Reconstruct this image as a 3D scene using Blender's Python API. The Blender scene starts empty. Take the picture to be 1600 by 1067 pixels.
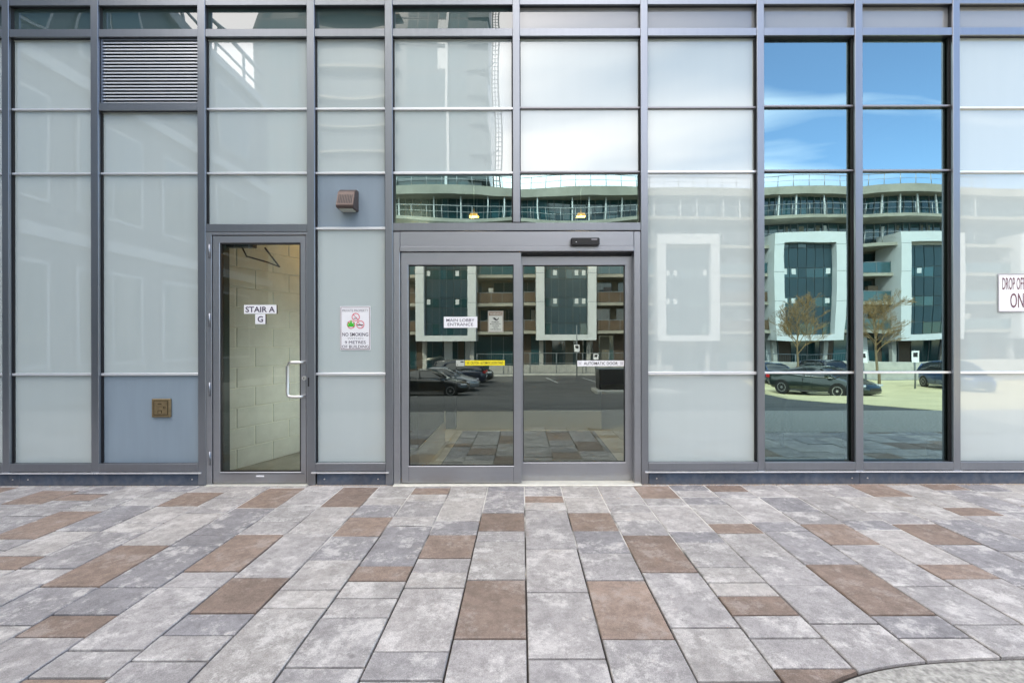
import bpy, bmesh, math, random
from mathutils import Vector, Matrix, noise as mnoise
random.seed(11)
R = math.radians
scene = bpy.context.scene
COL = scene.collection

# ------------------------------------------------------------------ camera
S = 183.0                      # photograph pixels per metre on the facade plane (y = 0)
VX, VY = 815.0, 533.5          # vanishing point of the paving joints
CH, CD = 1.224, 711.0 / 183.0  # camera height and distance to the facade
cam_d = bpy.data.cameras.new('camera')
cam = bpy.data.objects.new('camera', cam_d)
COL.objects.link(cam)
cam.location = (0, -CD, CH)
cam.rotation_euler = (R(90), R(0.12), 0)
cam_d.sensor_width = 36
cam_d.lens = 711.0 / 1600 * 36
cam_d.shift_x = -15.0 / 1600
cam_d.clip_start = 0.05
cam_d.clip_end = 2000
scene.camera = cam

# ------------------------------------------------------------------ sky, sun, exposure
SUN_EL = 42.0
TO_SUN = Vector((-0.35 * math.cos(R(SUN_EL)), 0.937 * math.cos(R(SUN_EL)), math.sin(R(SUN_EL)))).normalized()
world = bpy.data.worlds.new('World')
scene.world = world
world.use_nodes = True
wn, wl_ = world.node_tree.nodes, world.node_tree.links
wn.clear()
w_out = wn.new('ShaderNodeOutputWorld')
w_bg = wn.new('ShaderNodeBackground')
w_bg.inputs['Strength'].default_value = 0.15
sky = wn.new('ShaderNodeTexSky')
sky.sky_type = 'NISHITA'
sky.sun_disc = False
sky.sun_elevation = R(SUN_EL)
sky.sun_rotation = math.atan2(TO_SUN.x, TO_SUN.y)
sky.air_density = 1.0
sky.dust_density = 0.25
sky.ozone_density = 1.5
tc = wn.new('ShaderNodeTexCoord')
sep = wn.new('ShaderNodeSeparateXYZ')
wl_.new(tc.outputs['Generated'], sep.inputs[0])
def wmath(op, a, b=None, clamp=False):
    n = wn.new('ShaderNodeMath'); n.operation = op; n.use_clamp = clamp
    for i, v in enumerate((a, b)):
        if v is None: continue
        if isinstance(v, (int, float)): n.inputs[i].default_value = v
        else: wl_.new(v, n.inputs[i])
    return n.outputs[0]
zz = wmath('ADD', wmath('MAXIMUM', sep.outputs[2], 0.0), 0.22)
cmb = wn.new('ShaderNodeCombineXYZ')
wl_.new(wmath('DIVIDE', sep.outputs[0], zz), cmb.inputs[0])
wl_.new(wmath('DIVIDE', sep.outputs[1], zz), cmb.inputs[1])
n1 = wn.new('ShaderNodeTexNoise'); n1.inputs['Scale'].default_value = 0.9; n1.inputs['Detail'].default_value = 7; n1.inputs['Distortion'].default_value = 0.7
mp = wn.new('ShaderNodeMapping'); mp.inputs['Location'].default_value = (3.1, 0.4, 0); mp.inputs['Rotation'].default_value = (0, 0, R(35)); mp.inputs['Scale'].default_value = (0.55, 1.5, 1)
wl_.new(cmb.outputs[0], mp.inputs[0]); wl_.new(mp.outputs[0], n1.inputs['Vector'])
# a bank of thin cloud covers the west (left) half of the sky and frays out to the right
bank = wmath('MULTIPLY', wmath('SUBTRACT', 0.42, sep.outputs[0]), 1.15)
cl = wmath('ADD', wmath('MULTIPLY', wmath('SUBTRACT', n1.outputs[0], 0.42), 2.4), bank)
cr = wn.new('ShaderNodeValToRGB')
cr.color_ramp.elements[0].position = 0.05; cr.color_ramp.elements[0].color = (0.05, 0.05, 0.05, 1)
cr.color_ramp.elements[1].position = 0.62; cr.color_ramp.elements[1].color = (0.96, 0.96, 0.96, 1)
wl_.new(cl, cr.inputs[0])
mixc = wn.new('ShaderNodeMixRGB')
wl_.new(cr.outputs[0], mixc.inputs[0])
hs = wn.new('ShaderNodeHueSaturation'); hs.inputs['Saturation'].default_value = 1.15; hs.inputs['Value'].default_value = 1.1
wl_.new(sky.outputs[0], hs.inputs['Color']); wl_.new(hs.outputs[0], mixc.inputs[1])
mixc.inputs[2].default_value = (11.6, 11.1, 10.8, 1)
wl_.new(mixc.outputs[0], w_bg.inputs['Color'])
wl_.new(w_bg.outputs[0], w_out.inputs[0])

sun_d = bpy.data.lights.new('sun', 'SUN')
sun_d.energy = 2.2
sun_d.angle = R(0.53)
sun_d.color = (1.0, 0.93, 0.82)
sun = bpy.data.objects.new('sun', sun_d)
COL.objects.link(sun)
sun.rotation_euler = TO_SUN.to_track_quat('Z', 'Y').to_euler()
sun.location = (0, 0, 60)

vs = scene.view_settings
vs.view_transform = 'Standard'
vs.look = 'None'
vs.exposure = 1.58
vs.gamma = 1
vs.use_curve_mapping = False
scene.cycles.max_bounces = 10
scene.cycles.transparent_max_bounces = 12
scene.cycles.glossy_bounces = 5
scene.cycles.diffuse_bounces = 4
scene.cycles.use_denoising = True
scene.cycles.sample_clamp_indirect = 8.0
scene.cycles.caustics_reflective = False
scene.cycles.caustics_refractive = False

# ------------------------------------------------------------------ pixel helpers (facade plane)
def X(px, y=0.0): return (px - VX) / S * (CD + y) / CD
def Z(py, y=0.0): return CH + (VY - py) / S * (CD + y) / CD

# ------------------------------------------------------------------ object helpers
WL = {}
def thing(name, loc=(0, 0, 0), label=None, cat=None, group=None, kind=None):
    o = bpy.data.objects.new(name, None)
    COL.objects.link(o); o.location = loc; o.empty_display_size = 0.2
    WL[o.name] = Vector(loc)
    tag(o, label, cat, group, kind)
    return o
def tag(o, label=None, cat=None, group=None, kind=None):
    if label: o['label'] = label
    if cat: o['category'] = cat
    if group: o['group'] = group
    if kind: o['kind'] = kind
    return o
def put(name, me, c, mats, parent):
    o = bpy.data.objects.new(name, me)
    COL.objects.link(o)
    if mats is not None and len(me.materials) == 0:
        for m in (mats if isinstance(mats, (list, tuple)) else [mats]): me.materials.append(m)
    if parent is not None:
        o.parent = parent
        o.location = Vector(c) - WL[parent.name]
    else:
        o.location = c
    WL[o.name] = Vector(c)
    return o
def mk(name, bm, mats, parent=None, smooth=False, recalc=True):
    if recalc: bmesh.ops.recalc_face_normals(bm, faces=bm.faces)
    xs = [v.co.x for v in bm.verts]; ys = [v.co.y for v in bm.verts]; zs = [v.co.z for v in bm.verts]
    c = Vector(((min(xs) + max(xs)) / 2, (min(ys) + max(ys)) / 2, min(zs)))
    for v in bm.verts: v.co -= c
    if smooth:
        for f in bm.faces: f.smooth = True
    me = bpy.data.meshes.new(name)
    bm.to_mesh(me); bm.free()
    return put(name, me, c, mats, parent)
def box(bm, x0, x1, y0, y1, z0, z1, bev=0.0, mi=0):
    if x0 > x1: x0, x1 = x1, x0
    if y0 > y1: y0, y1 = y1, y0
    if z0 > z1: z0, z1 = z1, z0
    v = [bm.verts.new((x, y, z)) for x in (x0, x1) for y in (y0, y1) for z in (z0, z1)]
    fs = [bm.faces.new([v[i] for i in q]) for q in ((0, 1, 3, 2), (4, 6, 7, 5), (0, 4, 5, 1), (2, 3, 7, 6), (0, 2, 6, 4), (1, 5, 7, 3))]
    for f in fs: f.material_index = mi
    if bev > 0:
        es = list({e for f in fs for e in f.edges})
        bmesh.ops.bevel(bm, geom=es, offset=bev, segments=1, affect='EDGES')
    return v
def bx(name, x0, x1, y0, y1, z0, z1, m, parent=None, bev=0.0):
    bm = bmesh.new(); box(bm, x0, x1, y0, y1, z0, z1, bev)
    return mk(name, bm, m, parent)
def ring(bm, ox0, ox1, oz0, oz1, ix0, ix1, iz0, iz1, y0, y1):
    """a rectangular frame with an opening, one connected body"""
    O = [(ox0, oz0), (ox1, oz0), (ox1, oz1), (ox0, oz1)]; I = [(ix0, iz0), (ix1, iz0), (ix1, iz1), (ix0, iz1)]
    vo0 = [bm.verts.new((x, y0, z)) for x, z in O]; vo1 = [bm.verts.new((x, y1, z)) for x, z in O]
    vi0 = [bm.verts.new((x, y0, z)) for x, z in I]; vi1 = [bm.verts.new((x, y1, z)) for x, z in I]
    for i in range(4):
        j = (i + 1) % 4
        bm.faces.new((vo0[i], vo0[j], vi0[j], vi0[i])); bm.faces.new((vo1[i], vi1[i], vi1[j], vo1[j]))
        bm.faces.new((vo0[i], vo1[i], vo1[j], vo0[j])); bm.faces.new((vi0[i], vi0[j], vi1[j], vi1[i]))
def rg(name, o, i, y0, y1, m, parent=None, bev=0.0):
    bm = bmesh.new(); ring(bm, o[0], o[1], o[2], o[3], i[0], i[1], i[2], i[3], y0, y1)
    if bev: 
        bmesh.ops.recalc_face_normals(bm, faces=bm.faces)
        es = [e for e in bm.edges if len(e.link_faces) == 2 and e.calc_face_angle() > 0.5]
        bmesh.ops.bevel(bm, geom=es, offset=bev, segments=1, affect='EDGES')
    return mk(name, bm, m, parent)
def tube(bm, pts, r, n=8, r1=None, cap=True):
    pts = [Vector(p) for p in pts]
    rings = []
    up = None
    for i, p in enumerate(pts):
        d = (pts[min(i + 1, len(pts) - 1)] - pts[max(i - 1, 0)]).normalized()
        if up is None or abs(up.dot(d)) > 0.98:
            up = Vector((0, 0, 1)) if abs(d.z) < 0.9 else Vector((1, 0, 0))
        a = d.cross(up).normalized(); b = d.cross(a).normalized(); up = -b if False else up
        rr = r if r1 is None else r + (r1 - r) * i / (len(pts) - 1)
        rings.append([bm.verts.new(p + (a * math.cos(2 * math.pi * k / n) + b * math.sin(2 * math.pi * k / n)) * rr) for k in range(n)])
    for q, w in zip(rings, rings[1:]):
        for k in range(n):
            bm.faces.new((q[k], q[(k + 1) % n], w[(k + 1) % n], w[k]))
    if cap:
        bm.faces.new(rings[0]); bm.faces.new(rings[-1])
def tb(name, pts, r, m, parent=None, n=8, r1=None, smooth=True):
    bm = bmesh.new(); tube(bm, pts, r, n, r1)
    return mk(name, bm, m, parent, smooth)
def disc_y(bm, cx, cz, y0, y1, r, n=24):
    a = [bm.verts.new((cx + r * math.cos(2 * math.pi * k / n), y0, cz + r * math.sin(2 * math.pi * k / n))) for k in range(n)]
    b = [bm.verts.new((cx + r * math.cos(2 * math.pi * k / n), y1, cz + r * math.sin(2 * math.pi * k / n))) for k in range(n)]
    bm.faces.new(a); bm.faces.new(b[::-1])
    for k in range(n): bm.faces.new((a[k], b[k], b[(k + 1) % n], a[(k + 1) % n]))
def annulus_y(bm, cx, cz, y0, y1, r0, r1, n=28):
    def rr(r, y): return [bm.verts.new((cx + r * math.cos(2 * math.pi * k / n), y, cz + r * math.sin(2 * math.pi * k / n))) for k in range(n)]
    a, b, c, d = rr(r0, y0), rr(r1, y0), rr(r0, y1), rr(r1, y1)
    for k in range(n):
        j = (k + 1) % n
        bm.faces.new((a[k], b[k], b[j], a[j])); bm.faces.new((c[k], c[j], d[j], d[k]))
        bm.faces.new((b[k], d[k], d[j], b[j])); bm.faces.new((a[k], a[j], c[j], c[k]))
def text(name, s, x0, x1, z0, z1, y, m, parent, bold=0.0, keep=False):
    cu = bpy.data.curves.new(name, 'FONT'); cu.body = s; cu.offset = bold; cu.resolution_u = 3
    cu.align_x = 'CENTER'
    to = bpy.data.objects.new(name, cu); COL.objects.link(to)
    dg = bpy.context.evaluated_depsgraph_get()
    me = bpy.data.meshes.new_from_object(to.evaluated_get(dg))
    bpy.data.objects.remove(to); bpy.data.curves.remove(cu)
    vs_ = me.vertices
    ax, bx_ = min(v.co.x for v in vs_), max(v.co.x for v in vs_)
    ay, by = min(v.co.y for v in vs_), max(v.co.y for v in vs_)
    sx, sz = (x1 - x0) / (bx_ - ax), (z1 - z0) / (by - ay)
    w = x1 - x0; h = z1 - z0
    for v in vs_:
        v.co = Vector(((v.co.x - ax) * sx - w / 2, 0, (v.co.y - ay) * sz))
    me.materials.clear()
    return put(name, me, ((x0 + x1) / 2, y, z0), m, parent)

# ------------------------------------------------------------------ material helpers
def new_mat(name):
    m = bpy.data.materials.new(name); m.use_nodes = True
    nt = m.node_tree
    return m, nt, nt.nodes['Principled BSDF']
def nd(nt, t, **kw):
    n = nt.nodes.new(t)
    for k, v in kw.items():
        if k in n.inputs: n.inputs[k].default_value = v
        else: setattr(n, k, v)
    return n
def pmat(name, col, rough=0.5, metal=0.0, var=0.0, scale=6.0, bump=0.0, spec=0.5, stretch=None, col2=None, ior=None, bscale=None, coat=0.0):
    m, nt, b = new_mat(name)
    b.inputs['Roughness'].default_value = rough; b.inputs['Metallic'].default_value = metal
    b.inputs['Specular IOR Level'].default_value = spec
    if ior: b.inputs['IOR'].default_value = ior
    if coat: b.inputs['Coat Weight'].default_value = coat; b.inputs['Coat Roughness'].default_value = 0.05
    c = (*col, 1)
    if var > 0 or bump > 0 or col2:
        g = nd(nt, 'ShaderNodeNewGeometry')
        mpn = nd(nt, 'ShaderNodeMapping')
        if stretch: mpn.inputs['Scale'].default_value = stretch
        nt.links.new(g.outputs['Position'], mpn.inputs[0])
        nz = nd(nt, 'ShaderNodeTexNoise', Scale=scale, Detail=6.0, Roughness=0.6)
        nt.links.new(mpn.outputs[0], nz.inputs['Vector'])
        if var > 0 or col2:
            rp = nd(nt, 'ShaderNodeValToRGB')
            rp.color_ramp.elements[0].position = 0.3; rp.color_ramp.elements[1].position = 0.7
            rp.color_ramp.elements[0].color = (*[x * (1 - var) for x in col], 1)
            rp.color_ramp.elements[1].color = (*(col2 or [min(1, x * (1 + var)) for x in col]), 1)
            nt.links.new(nz.outputs[0], rp.inputs[0]); nt.links.new(rp.outputs[0], b.inputs['Base Color'])
        else: b.inputs['Base Color'].default_value = c
        if bump > 0:
            nb = nz
            if bscale:
                nb = nd(nt, 'ShaderNodeTexNoise', Scale=bscale, Detail=4.0); nt.links.new(mpn.outputs[0], nb.inputs['Vector'])
            bp = nd(nt, 'ShaderNodeBump', Strength=bump, Distance=0.01)
            nt.links.new(nb.outputs[0], bp.inputs['Height']); nt.links.new(bp.outputs[0], b.inputs['Normal'])
    else: b.inputs['Base Color'].default_value = c
    return m
def emat(name, col, strength):
    m, nt, b = new_mat(name)
    b.inputs['Base Color'].default_value = (*col, 1)
    b.inputs['Emission Color'].default_value = (*col, 1); b.inputs['Emission Strength'].default_value = strength
    return m
def ripple(nt, strength, scale):
    """slow roller-wave ripple of tempered glass"""
    g = nd(nt, 'ShaderNodeNewGeometry'); mpn = nd(nt, 'ShaderNodeMapping'); mpn.inputs['Scale'].default_value = (1, 1, 1.6)
    nz = nd(nt, 'ShaderNodeTexNoise', Scale=scale, Detail=1.0)
    bp = nd(nt, 'ShaderNodeBump', Strength=strength, Distance=0.01)
    nt.links.new(g.outputs['Position'], mpn.inputs[0]); nt.links.new(mpn.outputs[0], nz.inputs['Vector'])
    nt.links.new(nz.outputs[0], bp.inputs['Height'])
    return bp.outputs[0]
def glass_mat(name, tint, refl, refl_tint, wave=0.012):
    m = bpy.data.materials.new(name); m.use_nodes = True; nt = m.node_tree; nt.nodes.clear()
    out = nd(nt, 'ShaderNodeOutputMaterial')
    tr = nd(nt, 'ShaderNodeBsdfTransparent'); tr.inputs[0].default_value = (*tint, 1)
    gl = nd(nt, 'ShaderNodeBsdfGlossy'); gl.inputs['Color'].default_value = (*refl_tint, 1); gl.inputs['Roughness'].default_value = 0.0
    lw = nd(nt, 'ShaderNodeFresnel'); lw.inputs['IOR'].default_value = refl
    nrm = ripple(nt, wave, 2.2)
    nt.links.new(nrm, gl.inputs['Normal'])
    mx = nd(nt, 'ShaderNodeMixShader')
    nt.links.new(lw.outputs[0], mx.inputs[0]); nt.links.new(tr.outputs[0], mx.inputs[1]); nt.links.new(gl.outputs[0], mx.inputs[2])
    nt.links.new(mx.outputs[0], out.inputs[0])
    return m
def spandrel_mat(name, col, ior, rough=0.0, wave=0.010, dirt=0.010):
    m, nt, b = new_mat(name)
    g = nd(nt, 'ShaderNodeNewGeometry'); mpn = nd(nt, 'ShaderNodeMapping'); mpn.inputs['Scale'].default_value = (9, 9, 0.5)
    nz = nd(nt, 'ShaderNodeTexNoise', Scale=1.6, Detail=5.0)
    nt.links.new(g.outputs['Position'], mpn.inputs[0]); nt.links.new(mpn.outputs[0], nz.inputs['Vector'])
    rp = nd(nt, 'ShaderNodeValToRGB')
    rp.color_ramp.elements[0].position = 0.3; rp.color_ramp.elements[1].position = 0.75
    rp.color_ramp.elements[0].color = (*[x * (1 - dirt) for x in col], 1); rp.color_ramp.elements[1].color = (*[x * (1 + dirt) for x in col], 1)
    nt.links.new(nz.outputs[0], rp.inputs[0]); nt.links.new(rp.outputs[0], b.inputs['Base Color'])
    b.inputs['Roughness'].default_value = rough; b.inputs['IOR'].default_value = ior
    nt.links.new(ripple(nt, wave, 2.2), b.inputs['Normal'])
    # the body colour sits behind the glass: only the reflection ripples
    return m

M = {}
M['alum'] = pmat('anodised_aluminium', (0.27, 0.285, 0.315), 0.32, 0.85, var=0.035, scale=3, stretch=(10, 10, 0.5))
M['alum_shaded'] = pmat('aluminium_shaded_reveal', (0.035, 0.038, 0.045), 0.55, 0.0)  # near black: the shade of the recesses is put into the colour
M['alum_door'] = pmat('door_aluminium', (0.36, 0.37, 0.40), 0.34, 0.8, var=0.025, scale=3, stretch=(0.8, 8, 9))
M['plinth'] = pmat('navy_plinth_metal', (0.065, 0.09, 0.135), 0.38, 0.3, var=0.22, scale=3, stretch=(3, 3, 1))
def add_splash(m, z1, col, amt):
    nt = m.node_tree; b = nt.nodes['Principled BSDF']
    src = b.inputs['Base Color'].links[0].from_socket
    g = nd(nt, 'ShaderNodeNewGeometry'); sx = nd(nt, 'ShaderNodeSeparateXYZ'); nt.links.new(g.outputs['Position'], sx.inputs[0])
    mr = nd(nt, 'ShaderNodeMapRange'); mr.inputs['From Min'].default_value = 0.0; mr.inputs['From Max'].default_value = z1; mr.inputs['To Min'].default_value = 0.45; mr.inputs['To Max'].default_value = -0.15
    nt.links.new(sx.outputs[2], mr.inputs[0])
    nz = nd(nt, 'ShaderNodeTexNoise', Scale=22.0, Detail=6.0); nt.links.new(g.outputs['Position'], nz.inputs['Vector'])
    ad = nd(nt, 'ShaderNodeMath', operation='ADD'); nt.links.new(mr.outputs[0], ad.inputs[0]); nt.links.new(nz.outputs[0], ad.inputs[1])
    rp = nd(nt, 'ShaderNodeValToRGB'); rp.color_ramp.elements[0].position = 0.5; rp.color_ramp.elements[0].color = (0, 0, 0, 1); rp.color_ramp.elements[1].position = 1.0; rp.color_ramp.elements[1].color = (amt, amt, amt, 1)
    nt.links.new(ad.outputs[0], rp.inputs[0])
    mx = nd(nt, 'ShaderNodeMixRGB'); mx.inputs[2].default_value = (*col, 1)
    nt.links.new(rp.outputs[0], mx.inputs[0]); nt.links.new(src, mx.inputs[1]); nt.links.new(mx.outputs[0], b.inputs['Base Color'])
add_splash(M['plinth'], 0.11, (0.28, 0.27, 0.27), 0.35)
add_splash(M['alum_door'], 0.10, (0.34, 0.33, 0.31), 0.5)
M['strip'] = pmat('satin_silver_strip', (0.86, 0.87, 0.90), 0.3, 0.55)
M['strip_dark'] = pmat('bronze_joint_strip', (0.33, 0.32, 0.34), 0.4, 0.6)
M['gasket'] = pmat('black_rubber_gasket', (0.012, 0.012, 0.014), 0.6)
M['sp'] = spandrel_mat('frosted_white_spandrel_glass', (0.475, 0.535, 0.53), 2.0)
M['sp_grey'] = spandrel_mat('grey_spandrel_glass', (0.30, 0.31, 0.325), 1.9)
M['sp_teal'] = spandrel_mat('dark_teal_strip_glass', (0.06, 0.095, 0.095), 2.1)
M['blue'] = pmat('blue_grey_panel', (0.25, 0.31, 0.365), 0.45, 0.0, var=0.05, scale=2, stretch=(4, 4, 0.6))
M['vis'] = glass_mat('tinted_vision_glass', (0.30, 0.42, 0.41), 4.0, (0.67, 0.94, 0.97), wave=0.024)
M['door_glass'] = glass_mat('clear_door_glass', (0.78, 0.86, 0.80), 3.1, (0.88, 1.0, 0.94), wave=0.004)
M['stair_glass'] = glass_mat('clear_stair_glass', (0.84, 0.93, 0.87), 1.75, (0.9, 1.0, 0.97), wave=0.006)
M['clear_back'] = M['gasket']
mb_ = bpy.data.materials.new('glass_inner_face'); mb_.use_nodes = True; mb_.node_tree.nodes.clear()
_o = nd(mb_.node_tree, 'ShaderNodeOutputMaterial'); _t = nd(mb_.node_tree, 'ShaderNodeBsdfTransparent'); _t.inputs[0].default_value = (0.97, 0.99, 0.98, 1)
mb_.node_tree.links.new(_t.outputs[0], _o.inputs[0]); M['glass_in'] = mb_
M['white'] = pmat('white_sign_face', (0.86, 0.85, 0.87), 0.4)
M['black'] = pmat('black_print', (0.012, 0.012, 0.015), 0.5)
M['violet'] = pmat('dark_violet_print', (0.04, 0.02, 0.06), 0.5)
M['maroon'] = pmat('maroon_print', (0.13, 0.03, 0.055), 0.5)
M['red'] = pmat('red_print', (0.72, 0.05, 0.09), 0.5)
M['green'] = pmat('green_print', (0.06, 0.55, 0.04), 0.5)
M['yellow'] = pmat('yellow_print', (0.86, 0.72, 0.02), 0.45)
M['grey_print'] = pmat('grey_print', (0.35, 0.33, 0.36), 0.5)
M['signgrey'] = pmat('pale_grey_sign', (0.48, 0.50, 0.44), 0.5)
M['signbrown'] = pmat('brown_sign_header', (0.17, 0.10, 0.06), 0.5)
M['brass'] = pmat('aged_brass', (0.27, 0.205, 0.115), 0.45, 0.7, var=0.2, scale=30)
M['brass_dark'] = pmat('brass_recess', (0.06, 0.04, 0.015), 0.6, 0.4)
M['bronze'] = pmat('bronze_fixture', (0.11, 0.08, 0.072), 0.42, 0.45, var=0.1, scale=30)
M['steel'] = pmat('brushed_steel', (0.78, 0.77, 0.75), 0.28, 0.9)
M['plastic'] = pmat('black_plastic', (0.014, 0.013, 0.015), 0.3)
M['jamb_dark'] = pmat('dark_reflection_jamb', (0.012, 0.03, 0.032), 0.4)
M['threshold'] = pmat('pale_threshold', (0.72, 0.70, 0.62), 0.45, 0.2, var=0.1, scale=12)

# ------------------------------------------------------------------ ground
def gz(Y):
    P = [(-500, 0), (4.06, 0), (15.6, -1.25), (22, -1.77), (900, -1.77)]
    for (a, za), (b, zb) in zip(P, P[1:]):
        if a <= Y <= b: return za + (zb - za) * (Y - a) / (b - a)
M['asphalt'] = pmat('asphalt', (0.10, 0.098, 0.095), 0.85, var=0.3, scale=0.7, bump=0.35, bscale=90)
bm = bmesh.new()
Ys = [-90, -0.5, 3.9, 4.06, 7, 10, 13, 15.6, 18, 20, 22, 26, 40, 60, 120, 300, 600]
Xs = [-500, -60, -20, -8, 0, 8, 20, 60, 500]
gv = [[bm.verts.new((x, -Y, (gz(Y) - 0.012) if Y >= 4.06 else -0.09)) for x in Xs] for Y in Ys]
for r0, r1 in zip(gv, gv[1:]):
    for i in range(len(Xs) - 1): bm.faces.new((r0[i], r1[i], r1[i + 1], r0[i + 1]))
ground = mk('ground', bm, M['asphalt'], None)
tag(ground, 'dark asphalt parking lot sloping down away from the entrance', None, kind='structure')

# concrete apron: the edge bows in towards the paving at the right
def apron_edge(x):
    if x < 0.88: return 2.44
    return 2.12 + 0.32 * math.exp(-(x - 0.88) / 0.28)
M['concrete'] = pmat('exposed_aggregate_concrete', (0.36, 0.345, 0.315), 0.85, var=0.55, scale=38, bump=0.6, bscale=120, col2=(0.52, 0.50, 0.46))
bm = bmesh.new()
xs = [-14 + i * 0.5 for i in range(29)] + [0.6 + i * 0.06 for i in range(30)] + [2.5 + i * 0.5 for i in range(24)]
prev = None
for x in xs:
    e = apron_edge(x)
    cur = [bm.verts.new((x, -e, -0.09)), bm.verts.new((x, -e - 0.0, -0.012)), bm.verts.new((x, -e - 0.012, 0.0)), bm.verts.new((x, -4.05, 0.0)), bm.verts.new((x, -4.07, -0.09))]
    if prev:
        for i in range(4): bm.faces.new((prev[i], prev[i + 1], cur[i + 1], cur[i]))
    prev = cur
apron = mk('concrete_apron', bm, M['concrete'], None)
tag(apron, 'pale concrete apron with curved edge in front of the paving', None, kind='structure')

# paving bed (joint sand with white efflorescence) and the pavers themselves
m, nt, b = new_mat('joint_sand')
g = nd(nt, 'ShaderNodeNewGeometry')
nz = nd(nt, 'ShaderNodeTexNoise', Scale=2.3, Detail=5.0); nt.links.new(g.outputs['Position'], nz.inputs['Vector'])
sx = nd(nt, 'ShaderNodeSeparateXYZ'); nt.links.new(g.outputs['Position'], sx.inputs[0])
ma = nd(nt, 'ShaderNodeMath', operation='MULTIPLY_ADD'); ma.inputs[1].default_value = 0.17; ma.inputs[2].default_value = 0.12
nt.links.new(sx.outputs[1], ma.inputs[0])   # more bloom near the wall
ad = nd(nt, 'ShaderNodeMath', operation='ADD'); nt.links.new(ma.outputs[0], ad.inputs[0]); nt.links.new(nz.outputs[0], ad.inputs[1])
mx2 = nd(nt, 'ShaderNodeMath', operation='MULTIPLY_ADD'); mx2.inputs[1].default_value = 0.025; nt.links.new(sx.outputs[0], mx2.inputs[0]); nt.links.new(ad.outputs[0], mx2.inputs[2])
rp = nd(nt, 'ShaderNodeValToRGB')
rp.color_ramp.elements[0].position = 0.40; rp.color_ramp.elements[0].color = (0.035, 0.03, 0.026, 1)
rp.color_ramp.elements[1].position = 0.56; rp.color_ramp.elements[1].color = (0.62, 0.60, 0.57, 1)
nt.links.new(mx2.outputs[0], rp.inputs[0]); nt.links.new(rp.outputs[0], b.inputs['Base Color']); b.inputs['Roughness'].default_value = 0.95
M['sand'] = m

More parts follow.
